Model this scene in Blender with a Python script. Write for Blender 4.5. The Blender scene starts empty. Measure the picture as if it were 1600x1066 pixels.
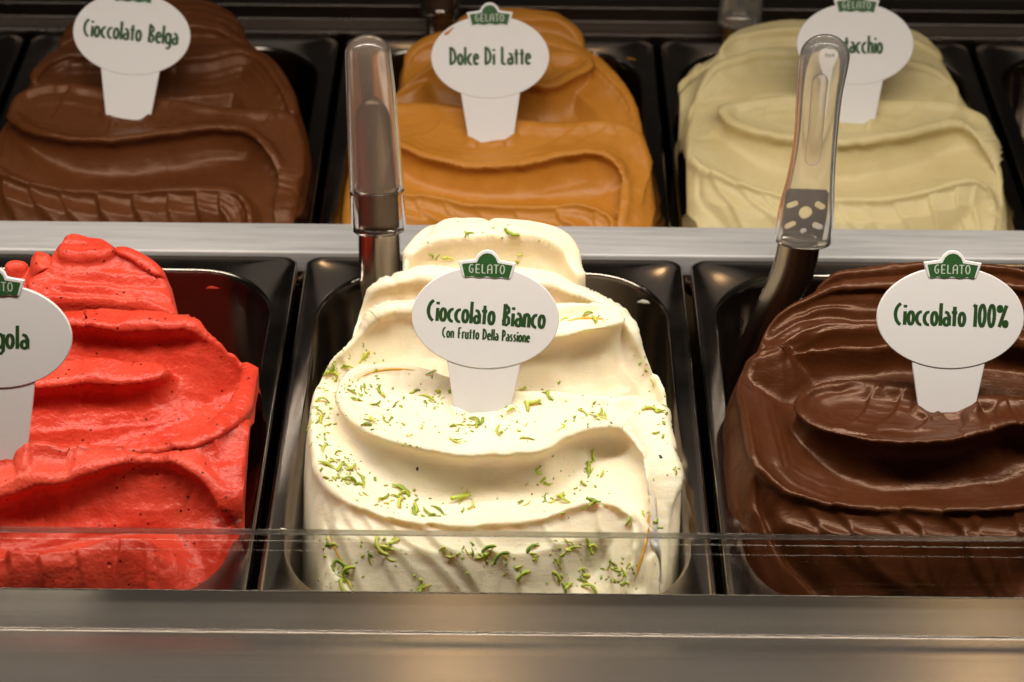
import bpy, bmesh, math, random
import numpy as np
from mathutils import Vector, Matrix
from mathutils.bvhtree import BVHTree

random.seed(7)
rng = np.random.RandomState(7)
R = math.radians
scene = bpy.context.scene
col = scene.collection

# ------------------------------------------------------------------ camera
PITCH, ROLL, FPX = R(34.0), R(0.55), 3600.0
CAM = Vector((0.0083, -0.640, 0.5404))
cam_d = bpy.data.cameras.new('camera')
cam = bpy.data.objects.new('camera', cam_d)
col.objects.link(cam)
CROT = Matrix.Rotation(R(90) - PITCH, 3, 'X') @ Matrix.Rotation(ROLL, 3, 'Z')
cam.matrix_world = Matrix.Translation(CAM) @ CROT.to_4x4()
cam_d.sensor_width = 36.0
cam_d.lens = 36.0 * FPX / 1600.0
cam_d.clip_start, cam_d.clip_end = 0.02, 50.0
cam_d.dof.use_dof = True
cam_d.dof.focus_distance = 0.90
cam_d.dof.aperture_fstop = 14.0
scene.camera = cam

# ------------------------------------------------------------------ light
world = bpy.data.worlds.new('World')
scene.world = world
world.use_nodes = True
bg = world.node_tree.nodes['Background']
bg.inputs[0].default_value = (1.0, 0.84, 0.68, 1)
bg.inputs[1].default_value = 0.010

def area(name, loc, target, sx, sy, power, colour, spread=180):
    d = bpy.data.lights.new(name, 'AREA')
    d.shape = 'RECTANGLE'; d.size = sx; d.size_y = sy
    d.energy = power; d.color = colour; d.spread = R(spread)
    o = bpy.data.objects.new(name, d)
    o.location = loc
    o.rotation_euler = (Vector(target) - Vector(loc)).to_track_quat('-Z', 'Y').to_euler()
    col.objects.link(o)
    return o

area('case_strip_lamp', (0.0, 0.104, 0.40), (0.0, 0.09, 0.0), 1.0, 0.035, 2.65, (1.0, 0.90, 0.775), 125)
area('ledge_reflection_fill', (0.0, 1.50, 1.45), (0.0, 0.0, 0.0), 3.2, 0.70, 1.25, (1.0, 0.90, 0.80))  # added unseen soft light, gives front ledge and pan rims something to reflect

for nm, loc in (('spot_lamp', (-0.04, 0.95, 0.83)), ('spot_lamp', (0.44, 0.95, 0.83))):
    d = bpy.data.lights.new(nm, 'POINT'); d.energy = 0.35; d.color = (1.0, 0.66, 0.34); d.shadow_soft_size = 0.035
    o = bpy.data.objects.new(nm, d); o.location = loc; col.objects.link(o)

scene.view_settings.view_transform = 'Standard'
scene.view_settings.look = 'None'
scene.view_settings.exposure = 0.0
scene.view_settings.gamma = 1.0
scene.render.engine = 'CYCLES'
scene.cycles.use_denoising = True
scene.cycles.max_bounces = 14
scene.cycles.transmission_bounces = 10
scene.cycles.transparent_max_bounces = 12
scene.cycles.sample_clamp_indirect = 6.0

# ------------------------------------------------------------------ measuring
def ray(px, py):
    return CROT @ Vector(((px - 800) / FPX, -(py - 533) / FPX, -1.0))

def at(px, py, z):
    """world point at height z that was measured at (px, py) in the photograph"""
    d = ray(px, py)
    return CAM + d * ((z - CAM.z) / d.z)

def at_y(px, py, y):
    d = ray(px, py)
    return CAM + d * ((y - CAM.y) / d.y)

# ------------------------------------------------------------------ objects
def tag(o, label=None, cat=None, group=None, kind=None):
    if label: o['label'] = label
    if cat: o['category'] = cat
    if group: o['group'] = group
    if kind: o['kind'] = kind
    return o

def empty(name, loc=(0, 0, 0)):
    o = bpy.data.objects.new(name, None)
    o.empty_display_size = 0.02
    o.location = loc
    col.objects.link(o)
    return o

def mesh_obj(name, verts, faces, mat, parent=None, smooth=True, loc=None):
    me = bpy.data.meshes.new(name)
    me.from_pydata([tuple(v) for v in verts], [], faces)
    if smooth:
        me.polygons.foreach_set('use_smooth', [True] * len(me.polygons))
    me.materials.append(mat)
    me.update()
    o = bpy.data.objects.new(name, me)
    if parent: o.parent = parent
    if loc is not None: o.location = loc
    col.objects.link(o)
    return o

def box_data(x0, x1, y0, y1, z0, z1):
    v = [(x, y, z) for z in (z0, z1) for y in (y0, y1) for x in (x0, x1)]
    f = [(0, 2, 3, 1), (4, 5, 7, 6), (0, 1, 5, 4), (2, 6, 7, 3), (0, 4, 6, 2), (1, 3, 7, 5)]
    return v, f

def bevel(o, w, seg=2):
    m = o.modifiers.new('bevel', 'BEVEL')
    m.width = w; m.segments = seg; m.limit_method = 'ANGLE'; m.angle_limit = R(35)
    o.modifiers.new('wn', 'WEIGHTED_NORMAL')
    return o

# ------------------------------------------------------------------ materials
def new_mat(name):
    m = bpy.data.materials.new(name); m.use_nodes = True
    nt = m.node_tree
    return m, nt, nt.nodes['Principled BSDF']

def node(nt, kind, **kw):
    n = nt.nodes.new(kind)
    for k, v in kw.items():
        if hasattr(n, k): setattr(n, k, v)
        else: n.inputs[k].default_value = v
    return n

def coords(nt, scale=(1, 1, 1)):
    tc = node(nt, 'ShaderNodeTexCoord')
    mp = node(nt, 'ShaderNodeMapping')
    mp.inputs['Scale'].default_value = scale
    nt.links.new(tc.outputs['Object'], mp.inputs['Vector'])
    return mp.outputs['Vector']

def ramp(nt, src, stops):
    r = node(nt, 'ShaderNodeValToRGB')
    el = r.color_ramp.elements
    while len(el) < len(stops): el.new(0.5)
    for e, (p, c) in zip(el, stops):
        e.position = p; e.color = c if len(c) == 4 else (*c, 1)
    nt.links.new(src, r.inputs[0])
    return r.outputs[0]

def gelato_mat(name, c1, c2, rough=0.42, sss=0.25, radius=(0.004, 0.002, 0.001), bump=0.25,
               streak=1.0, grain=900.0, specks=None, coat=0.0, spec=0.36, tint=(1, 1, 1)):
    m, nt, p = new_mat(name)
    v = coords(nt)
    n1 = node(nt, 'ShaderNodeTexNoise', Scale=38.0, Detail=5.0, Roughness=0.6)
    nt.links.new(v, n1.inputs['Vector'])
    colr = ramp(nt, n1.outputs['Fac'], [(0.32, c1), (0.68, c2)])
    # fine streaks left by the spatula, and pin-holes
    n2 = node(nt, 'ShaderNodeTexNoise', Scale=grain, Detail=3.0, Roughness=0.55)
    nt.links.new(v, n2.inputs['Vector'])
    vs = coords(nt, (70, 520, 520))
    n3 = node(nt, 'ShaderNodeTexNoise', Scale=1.0, Detail=4.0, Roughness=0.6, Distortion=0.8)
    nt.links.new(vs, n3.inputs['Vector'])
    vo = node(nt, 'ShaderNodeTexVoronoi', Scale=95.0)
    nt.links.new(v, vo.inputs['Vector'])
    pit = ramp(nt, vo.outputs['Distance'], [(0.03, (0, 0, 0)), (0.10, (1, 1, 1))])
    ad = node(nt, 'ShaderNodeMath', operation='MULTIPLY_ADD')
    nt.links.new(n3.outputs['Fac'], ad.inputs[0]); ad.inputs[1].default_value = streak
    nt.links.new(n2.outputs['Fac'], ad.inputs[2])
    spk = node(nt, 'ShaderNodeSeparateColor'); nt.links.new(vo.outputs['Color'], spk.inputs[0])
    pk = node(nt, 'ShaderNodeMath', operation='GREATER_THAN'); pk.inputs[1].default_value = 0.16
    nt.links.new(spk.outputs[1], pk.inputs[0])
    pm = node(nt, 'ShaderNodeMath', operation='MAXIMUM')
    nt.links.new(pit, pm.inputs[0]); nt.links.new(pk.outputs[0], pm.inputs[1])
    pit = pm.outputs[0]
    ad2 = node(nt, 'ShaderNodeMath', operation='MULTIPLY_ADD')
    nt.links.new(pit, ad2.inputs[0]); ad2.inputs[1].default_value = 2.2
    nt.links.new(ad.outputs[0], ad2.inputs[2])
    b = node(nt, 'ShaderNodeBump', Strength=bump, Distance=0.0006)
    nt.links.new(ad2.outputs[0], b.inputs['Height'])
    nt.links.new(b.outputs[0], p.inputs['Normal'])
    if specks:
        vo2 = node(nt, 'ShaderNodeTexVoronoi', Scale=specks[1])
        nt.links.new(v, vo2.inputs['Vector'])
        f1 = ramp(nt, vo2.outputs['Distance'], [(specks[2], (1, 1, 1)), (specks[2] + 0.04, (0, 0, 0))])
        sp = node(nt, 'ShaderNodeSeparateColor')
        nt.links.new(vo2.outputs['Color'], sp.inputs[0])
        pick = node(nt, 'ShaderNodeMath', operation='LESS_THAN'); pick.inputs[1].default_value = specks[3]
        nt.links.new(sp.outputs[0], pick.inputs[0])
        mu = node(nt, 'ShaderNodeMath', operation='MULTIPLY')
        nt.links.new(f1, mu.inputs[0]); nt.links.new(pick.outputs[0], mu.inputs[1])
        mx = node(nt, 'ShaderNodeMix', data_type='RGBA')
        nt.links.new(mu.outputs[0], mx.inputs[0])
        nt.links.new(colr, mx.inputs[6]); mx.inputs[7].default_value = (*specks[0], 1)
        colr = mx.outputs[2]
    nt.links.new(colr, p.inputs['Base Color'])
    rr = ramp(nt, n1.outputs['Fac'], [(0.3, (rough - 0.07,) * 3), (0.7, (rough + 0.08,) * 3)])
    nt.links.new(rr, p.inputs['Roughness'])
    p.inputs['Subsurface Weight'].default_value = sss
    p.inputs['Subsurface Radius'].default_value = (1.0, radius[1] / radius[0], radius[2] / radius[0])
    p.inputs['Subsurface Scale'].default_value = radius[0]
    p.inputs['Specular IOR Level'].default_value = spec
    p.inputs['Specular Tint'].default_value = (*tint, 1)
    return m

M = {}
M['white'] = gelato_mat('white_chocolate_gelato', (0.885, 0.78, 0.565), (0.905, 0.815, 0.625), 0.44, 0.55,
                        (0.006, 0.0038, 0.0014), 0.26, grain=800)
M['strawberry'] = gelato_mat('strawberry_gelato', (0.55, 0.037, 0.018), (0.71, 0.078, 0.041), 0.34, 0.25,
                             (0.005, 0.0010, 0.0007), 0.7, grain=620, streak=0.25, specks=((0.12, 0.008, 0.006), 330.0, 0.15, 0.26), spec=0.28)
M['dark'] = gelato_mat('dark_chocolate_gelato', (0.055, 0.0148, 0.0042), (0.070, 0.0195, 0.0058), 0.33, 0.06,
                       (0.002, 0.0008, 0.0005), 0.20, grain=800, spec=0.40, tint=(1.0, 0.68, 0.50))
M['belga'] = gelato_mat('belgian_chocolate_gelato', (0.098, 0.0290, 0.0080), (0.118, 0.037, 0.0110), 0.37, 0.08,
                        (0.002, 0.0008, 0.0005), 0.20, grain=800, spec=0.40, tint=(1.0, 0.68, 0.50))
M['caramel'] = gelato_mat('caramel_gelato', (0.50, 0.195, 0.020), (0.57, 0.24, 0.034), 0.40, 0.2,
                          (0.004, 0.002, 0.0006), 0.20, grain=800)
M['pistachio'] = gelato_mat('pistachio_gelato', (0.64, 0.53, 0.27), (0.70, 0.60, 0.33), 0.44, 0.3,
                            (0.004, 0.003, 0.001), 0.26, grain=800)

def steel_mat(name, c, rough, brush=(3, 400, 400), bstr=0.12, rvar=0.10, aniso=0.0, dist=0.0002):
    m, nt, p = new_mat(name)
    p.inputs['Metallic'].default_value = 1.0
    v = coords(nt, brush)
    n = node(nt, 'ShaderNodeTexNoise', Scale=1.0, Detail=6.0, Roughness=0.65)
    nt.links.new(v, n.inputs['Vector'])
    v2 = coords(nt)
    n2 = node(nt, 'ShaderNodeTexNoise', Scale=14.0, Detail=5.0, Roughness=0.6)
    nt.links.new(v2, n2.inputs['Vector'])
    rr = ramp(nt, n2.outputs['Fac'], [(0.3, (rough - rvar / 2,) * 3), (0.7, (rough + rvar,) * 3)])
    nt.links.new(rr, p.inputs['Roughness'])
    cc = ramp(nt, n.outputs['Fac'], [(0.3, tuple(x * 0.86 for x in c)), (0.7, c)])
    nt.links.new(cc, p.inputs['Base Color'])
    b = node(nt, 'ShaderNodeBump', Strength=bstr, Distance=dist)
    nt.links.new(n.outputs['Fac'], b.inputs['Height'])
    nt.links.new(b.outputs[0], p.inputs['Normal'])
    p.inputs['Anisotropic'].default_value = aniso
    return m

M['pan'] = steel_mat('pan_steel', (0.31, 0.275, 0.24), 0.14, (40, 40, 40), 0.05)
M['ledge'] = steel_mat('brushed_ledge_steel', (0.50, 0.455, 0.405), 0.21, (1.2, 700, 700), 0.02, 0.02)
M['blade'] = steel_mat('spatula_steel', (0.62, 0.58, 0.53), 0.14, (300, 300, 8), 0.06)
M['tang'] = steel_mat('dull_tang_steel', (0.26, 0.22, 0.19), 0.38, (300, 300, 8), 0.06)
M['rail'] = steel_mat('rail_steel', (0.15, 0.13, 0.115), 0.26, (3, 400, 400), 0.10)

def bar_mat():
    m, nt, p = new_mat('worn_aluminium')
    v = coords(nt, (16, 330, 330))
    n = node(nt, 'ShaderNodeTexNoise', Scale=1.0, Detail=8.0, Roughness=0.7)
    nt.links.new(v, n.inputs['Vector'])
    v2 = coords(nt, (60, 160, 160))
    n2 = node(nt, 'ShaderNodeTexNoise', Scale=1.0, Detail=8.0, Roughness=0.75)
    nt.links.new(v2, n2.inputs['Vector'])
    c = ramp(nt, n.outputs['Fac'], [(0.25, (0.30, 0.29, 0.285)), (0.42, (0.52, 0.515, 0.52)), (0.7, (0.66, 0.655, 0.66))])
    nt.links.new(c, p.inputs['Base Color'])
    p.inputs['Metallic'].default_value = 0.25
    p.inputs['Roughness'].default_value = 0.55
    b = node(nt, 'ShaderNodeBump', Strength=0.5, Distance=0.0003)
    nt.links.new(n2.outputs['Fac'], b.inputs['Height'])
    nt.links.new(b.outputs[0], p.inputs['Normal'])
    return m
M['bar'] = bar_mat()

def plain(name, c, rough, sss=0.0, spec=0.5, bump=0.0, bscale=300.0):
    m, nt, p = new_mat(name)
    v = coords(nt)
    n = node(nt, 'ShaderNodeTexNoise', Scale=bscale, Detail=4.0)
    nt.links.new(v, n.inputs['Vector'])
    cc = ramp(nt, n.outputs['Fac'], [(0.3, tuple(x * 0.93 for x in c)), (0.7, c)])
    nt.links.new(cc, p.inputs['Base Color'])
    p.inputs['Roughness'].default_value = rough
    p.inputs['Specular IOR Level'].default_value = spec
    if sss:
        p.inputs['Subsurface Weight'].default_value = sss
        p.inputs['Subsurface Scale'].default_value = 0.002
    if bump:
        b = node(nt, 'ShaderNodeBump', Strength=bump, Distance=0.0003)
        nt.links.new(n.outputs['Fac'], b.inputs['Height'])
        nt.links.new(b.outputs[0], p.inputs['Normal'])
    return m

def sign_mat():
    m, nt, p = new_mat('white_sign_plastic')
    v = coords(nt)
    n = node(nt, 'ShaderNodeTexNoise', Scale=45.0, Detail=6.0, Roughness=0.7)
    nt.links.new(v, n.inputs['Vector'])
    c = ramp(nt, n.outputs['Fac'], [(0.20, (0.70, 0.66, 0.62)), (0.36, (0.80, 0.785, 0.785)), (0.8, (0.82, 0.805, 0.805))])
    nt.links.new(c, p.inputs['Base Color'])
    p.inputs['Roughness'].default_value = 0.38
    p.inputs['Subsurface Weight'].default_value = 0.15
    p.inputs['Subsurface Scale'].default_value = 0.002
    return m
M['sign'] = sign_mat()

def print_mat(name, c, wear):
    m, nt, p = new_mat(name)
    v = coords(nt)
    n = node(nt, 'ShaderNodeTexNoise', Scale=650.0, Detail=4.0, Roughness=0.7)
    nt.links.new(v, n.inputs['Vector'])
    cc = ramp(nt, n.outputs['Fac'], [(0.25, tuple(x * 0.75 for x in c)), (wear, c), (wear + 0.05, (0.30, 0.40, 0.22)), ])
    nt.links.new(cc, p.inputs['Base Color'])
    p.inputs['Roughness'].default_value = 0.5
    return m
M['ink'] = print_mat('dark_green_print', (0.022, 0.075, 0.014), 0.66)
M['crest'] = print_mat('green_crest_print', (0.025, 0.105, 0.022), 0.64)
M['paleink'] = plain('pale_crest_print', (0.52, 0.58, 0.48), 0.5)
M['dark_case'] = plain('dark_case_interior', (0.018, 0.016, 0.015), 0.5)
M['grey_wall'] = plain('grey_case_wall', (0.07, 0.07, 0.08), 0.45)
M['seed'] = plain('passion_fruit_seed', (0.02, 0.018, 0.03), 0.3)
M['sauce'] = plain('passion_fruit_sauce', (0.85, 0.42, 0.04), 0.25, 0.5)
M['drip'] = plain('caramel_drip', (0.55, 0.20, 0.03), 0.3)

def zest_mat():
    m, nt, p = new_mat('lime_zest')
    oi = node(nt, 'ShaderNodeObjectInfo')
    v = coords(nt)
    n = node(nt, 'ShaderNodeTexNoise', Scale=600.0, Detail=3.0)
    nt.links.new(v, n.inputs['Vector'])
    mx = node(nt, 'ShaderNodeMath', operation='MULTIPLY_ADD'); mx.inputs[1].default_value = 0.75
    sub = node(nt, 'ShaderNodeMath', operation='MULTIPLY_ADD'); sub.inputs[1].default_value = 1.0; sub.inputs[2].default_value = -0.38
    nt.links.new(n.outputs['Fac'], sub.inputs[0])
    nt.links.new(oi.outputs['Random'], mx.inputs[0]); nt.links.new(sub.outputs[0], mx.inputs[2])
    c = ramp(nt, mx.outputs[0], [(0.1, (0.13, 0.26, 0.012)), (0.4, (0.36, 0.49, 0.03)), (0.9, (0.62, 0.67, 0.12))])
    nt.links.new(c, p.inputs['Base Color'])
    p.inputs['Roughness'].default_value = 0.5
    p.inputs['Subsurface Weight'].default_value = 0.4
    p.inputs['Subsurface Scale'].default_value = 0.0008
    return m
M['zest'] = zest_mat()

def plastic(name, c, rough, ior=1.40, bump=0.0):
    m, nt, p = new_mat(name)
    p.inputs['Base Color'].default_value = (*c, 1)
    p.inputs['Transmission Weight'].default_value = 1.0
    p.inputs['Roughness'].default_value = rough
    p.inputs['IOR'].default_value = ior
    v = coords(nt, (500, 500, 60))
    n = node(nt, 'ShaderNodeTexNoise', Scale=1.0, Detail=4.0)
    nt.links.new(v, n.inputs['Vector'])
    if bump:
        b = node(nt, 'ShaderNodeBump', Strength=bump, Distance=0.0003)
        nt.links.new(n.outputs['Fac'], b.inputs['Height'])
        nt.links.new(b.outputs[0], p.inputs['Normal'])
    return m
M['frosted'] = plastic('frosted_grip_plastic', (0.90, 0.72, 0.58), 0.25, 1.30)
M['frosted'].node_tree.nodes['Principled BSDF'].inputs['Transmission Weight'].default_value = 0.90
M['frosted'].node_tree.nodes['Principled BSDF'].inputs['Coat Weight'].default_value = 0.5
M['clear'] = plastic('clear_collar_plastic', (0.95, 0.91, 0.87), 0.09, 1.22, 0.25)
M['amber'] = plastic('clear_amber_plastic', (0.95, 0.91, 0.85), 0.14, 1.27)

def glass_mat():
    m, nt, p = new_mat('pane_glass')
    nt.nodes.remove(p)
    out = nt.nodes['Material Output']
    tr = node(nt, 'ShaderNodeBsdfTransparent'); tr.inputs[0].default_value = (0.93, 0.935, 0.92, 1)
    gl = node(nt, 'ShaderNodeBsdfGlossy'); gl.inputs['Roughness'].default_value = 0.02
    fr = node(nt, 'ShaderNodeFresnel'); fr.inputs[0].default_value = 1.36
    mx = node(nt, 'ShaderNodeMixShader')
    nt.links.new(fr.outputs[0], mx.inputs[0])
    nt.links.new(tr.outputs[0], mx.inputs[1]); nt.links.new(gl.outputs[0], mx.inputs[2])
    nt.links.new(mx.outputs[0], out.inputs[0])
    return m
M['amber'].node_tree.nodes['Principled BSDF'].inputs['Transmission Weight'].default_value = 0.88
M['glass'] = glass_mat()
M['glass_edge'] = plastic('ground_glass_edge', (0.62, 0.62, 0.58), 0.16, 1.5, 0.3)

# ------------------------------------------------------------------ the display case
PITCH_X, PAN_W, PAN_L = 0.170, 0.1665, 0.2475
ZB = -0.022                      # rim height of the rear row
case = empty('display_case', (0, 0.20, -0.20))
tag(case, 'stainless steel gelato display case holding two rows of pans', 'display case')

def case_part(name, v, f, mat, bev=0.0, smooth=False):
    o = mesh_obj(name, [(a, b - 0.20, c + 0.20) for a, b, c in v], f, mat, case, smooth)
    if bev: bevel(o, bev)
    return o

# well below the pans
case_part('case_floor', *box_data(-0.62, 0.62, -0.06, 0.60, -0.20, -0.19), M['dark_case'])
case_part('case_front_panel', *box_data(-0.62, 0.62, -0.10, -0.085, -0.195, -0.03), M['dark_case'])

def extrude_profile(pts, x0, x1):
    n = len(pts)
    v = [(x0, y, z) for y, z in pts] + [(x1, y, z) for y, z in pts]
    f = [(i, (i + 1) % n, n + (i + 1) % n, n + i) for i in range(n)]
    f += [tuple(range(n - 1, -1, -1)), tuple(range(n, 2 * n))]
    return v, f

# front ledge: folded sheet with a flat, a fold line and a lower flat
led = case_part('front_ledge', *extrude_profile(
    [(-0.0048, 0.0028), (-0.0053, 0.0035), (-0.0060, 0.0032), (-0.0262, 0.0030), (-0.0267, 0.0034), (-0.0271, 0.0028), (-0.0556, 0.0034), (-0.0562, 0.0038), (-0.0570, 0.0024), (-0.090, -0.004),
     (-0.090, -0.012), (-0.060, -0.012), (-0.028, -0.004), (-0.024, 0.0008), (-0.0048, 0.0008)], -0.62, 0.62), M['ledge'], 0.00015)
# bar between the two rows
case_part('divider_bar', *box_data(-0.62, 0.62, 0.2285, 0.2535, -0.0100, 0.0012), M['bar'], 0.0012)
# rail behind the rear row
case_part('back_rail', *extrude_profile(
    [(0.488, -0.060), (0.488, -0.0195), (0.500, -0.0180), (0.5005, -0.0095), (0.520, -0.0090), (0.520, -0.005), (0.528, -0.005),
     (0.528, -0.060)], -0.62, 0.62), M['rail'], 0.0008)
case_part('back_wall', *box_data(-0.62, 0.62, 0.575, 0.585, -0.19, 0.10), M['grey_wall'])
case_part('front_support_rail', *box_data(-0.62, 0.62, -0.0265, -0.0215, -0.06, -0.0045), M['rail'])

# glass guard standing behind the ledge
pane = empty('glass_guard', (0, -0.0030, 0.0004))
tag(pane, 'low clear glass guard standing along the front ledge', 'glass guard')
v, f = box_data(-0.62, 0.62, -0.0014, 0.0014, 0.0, 0.0276)
mesh_obj('pane', v, f[1:], M['glass'], pane, False)
v, f = box_data(-0.62, 0.62, -0.0015, 0.0015, 0.0277, 0.0282)
bevel(mesh_obj('polished_edge', v, f, M['glass_edge'], pane, False), 0.0003)

# ------------------------------------------------------------------ pans
def rrect(w, l, r, n=10):
    pts = []
    for cx, cy, a0 in ((w / 2 - r, l / 2 - r, 0), (-w / 2 + r, l / 2 - r, 90), (-w / 2 + r, -l / 2 + r, 180), (w / 2 - r, -l / 2 + r, 270)):
        for i in range(n + 1):
            a = R(a0 + 90 * i / n)
            pts.append((cx + r * math.cos(a), cy + r * math.sin(a)))
    return pts

def pan_mesh():
    fl = 0.0085
    wi, li = PAN_W - 2 * fl, PAN_L - 2 * fl - 0.006
    rings = [(PAN_W, PAN_L, 0.006, -0.006), (PAN_W, PAN_L, 0.006, -0.0012), (PAN_W - .0012, PAN_L - .0012, 0.0065, -0.0003), (PAN_W - .003, PAN_L - .003, 0.007, 0.0),
             (PAN_W - .0060, PAN_L - .006, 0.008, -0.0008), (wi + .0015, li + .0015, 0.0355, -0.0006), (wi, li, 0.035, -0.0012),
             (wi - .0022, li - .0022, 0.034, -0.0032), (wi - .0032, li - .0032, 0.0335, -0.0065), (wi - .0040, li - .0040, 0.033, -0.016),
             (wi - .008, li - .008, 0.031, -0.075), (wi - .012, li - .012, 0.030, -0.086), (wi - .022, li - .022, 0.026, -0.0915), (wi - .05, li - .05, 0.015, -0.092)]
    vs, fs, n = [], [], None
    for w, l, r, z in rings:
        p = rrect(w, l, r)
        n = len(p)
        vs += [(x, y, z) for x, y in p]
    for k in range(len(rings) - 1):
        for i in range(n):
            j = (i + 1) % n
            fs.append((k * n + i, k * n + j, (k + 1) * n + j, (k + 1) * n + i))
    fs.append(tuple((len(rings) - 1) * n + i for i in range(n)))
    # dark outside of the pan body
    return [(x, y, z + 0.092) for x, y, z in vs], fs

pv, pf = pan_mesh()
pan_me = None
pan_specs = [(-1, 0, 'steel pan holding the red strawberry gelato'), (0, 0, 'steel pan holding the white chocolate gelato'),
             (1, 0, 'steel pan holding the dark chocolate gelato in the front row'),
             (-1, 1, 'steel pan in the rear row holding the milk brown chocolate gelato'),
             (0, 1, 'steel pan in the rear row holding the caramel gelato'),
             (1, 1, 'steel pan in the rear row holding the pale green pistachio gelato'),
             (2, 1, 'dark pan at the right edge of the rear row beside the pistachio pan'),
             (-2, 1, 'dark pan at the left edge of the rear row beside the brown chocolate pan')]
PANS = {}
for ix, row, lab in pan_specs:
    x, y, z = ix * PITCH_X, (0.10375 if row == 0 else 0.36325), (0.0 if row == 0 else ZB)
    if pan_me is None:
        o = mesh_obj('gelato_pan', pv, pf, M['pan'], None, True, (x, y, z - 0.092))
        pan_me = o.data
    else:
        o = bpy.data.objects.new('gelato_pan', pan_me); o.location = (x, y, z - 0.092); col.objects.link(o)
    tag(o, lab, 'pan', 'steel gelato pans')
    PANS[(ix, row)] = o

# ------------------------------------------------------------------ gelato mounds
def vnoise(x, y, scale, seed):
    """smooth value noise, -1..1; scale in metres"""
    r = np.random.RandomState(seed)
    g = r.uniform(-1, 1, (128, 128))
    u, w = x / scale + 31.7, y / scale + 17.3
    iu, iw = np.floor(u).astype(int), np.floor(w).astype(int)
    fu, fw = u - iu, w - iw
    fu = fu * fu * fu * (fu * (fu * 6 - 15) + 10); fw = fw * fw * fw * (fw * (fw * 6 - 15) + 10)
    iu %= 127; iw %= 127
    return (g[iu, iw] * (1 - fu) * (1 - fw) + g[iu + 1, iw] * fu * (1 - fw) + g[iu, iw + 1] * (1 - fu) * fw + g[iu + 1, iw + 1] * fu * fw)

def spline(pts, closed, step=0.0022):
    """Catmull-Rom through rows of pts, resampled"""
    P = np.array(pts, float)
    n = len(P)
    out = []
    rngs = range(n) if closed else range(n - 1)
    for i in rngs:
        if closed:
            p0, p1, p2, p3 = P[(i - 1) % n], P[i], P[(i + 1) % n], P[(i + 2) % n]
        else:
            p0, p1, p2, p3 = P[max(i - 1, 0)], P[i], P[i + 1], P[min(i + 2, n - 1)]
        m = max(2, int(np.linalg.norm((p2 - p1)[:2]) / step))
        t = np.arange(m)[:, None] / m
        # centripetal-ish: damp tangents
        t1, t2 = (p2 - p0) * 0.5, (p3 - p1) * 0.5
        L = np.linalg.norm((p2 - p1)[:2]) + 1e-9
        for tt in (t1, t2):
            l = np.linalg.norm(tt[:2])
            if l > 1.2 * L: tt *= 1.2 * L / l
        h = (2 * t**3 - 3 * t**2 + 1) * p1 + (t**3 - 2 * t**2 + t) * t1 + (-2 * t**3 + 3 * t**2) * p2 + (t**3 - t**2) * t2
        out.append(h)
    out = np.concatenate(out)
    if not closed: out = np.vstack([out, P[-1]])
    return out

def seg_dist(X, Y, A, B):
    """distance to polyline segments; returns d, index, t, cross"""
    best = np.full(X.shape, 1e9); cr = np.zeros(X.shape); par = np.zeros(X.shape)
    n = len(A)
    for i in range(n):
        ax, ay = A[i, 0], A[i, 1]; bx, by = B[i, 0] - ax, B[i, 1] - ay
        l2 = bx * bx + by * by + 1e-14
        px, py = X - ax, Y - ay
        t = np.clip((px * bx + py * by) / l2, 0, 1)
        dx, dy = px - t * bx, py - t * by
        d = dx * dx + dy * dy
        k = d < best
        best[k] = d[k]
        cr[k] = (bx * py - by * px)[k]
        par[k] = (i + t[k]) / n
    return np.sqrt(best), par, cr

def inside_poly(X, Y, P):
    res = np.zeros(X.shape, bool)
    n = len(P)
    for i in range(n):
        x1, y1 = P[i, 0], P[i, 1]; x2, y2 = P[(i + 1) % n, 0], P[(i + 1) % n, 1]
        if y1 == y2: continue
        c = ((y1 > Y) != (y2 > Y)) & (X < (x2 - x1) * (Y - y1) / (y2 - y1) + x1)
        res ^= c
    return res

def smax(a, b, k):
    h = np.clip(0.5 + 0.5 * (a - b) / k, 0, 1)
    return b * (1 - h) + a * h + k * h * (1 - h)

FRONT_PROF = ([340, 400, 430, 480, 515, 570, 600, 705, 820, 930, 1000], [.054, .052, .048, .044, .041, .0265, .0255, .0240, .007, -.008, -.02])
REAR_PROF = ([10, 60, 100, 130, 160, 190, 235, 300, 355, 420], [.022, .019, .0165, .0135, .0075, .0055, .004, -.0095, -.019, -.032])

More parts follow.
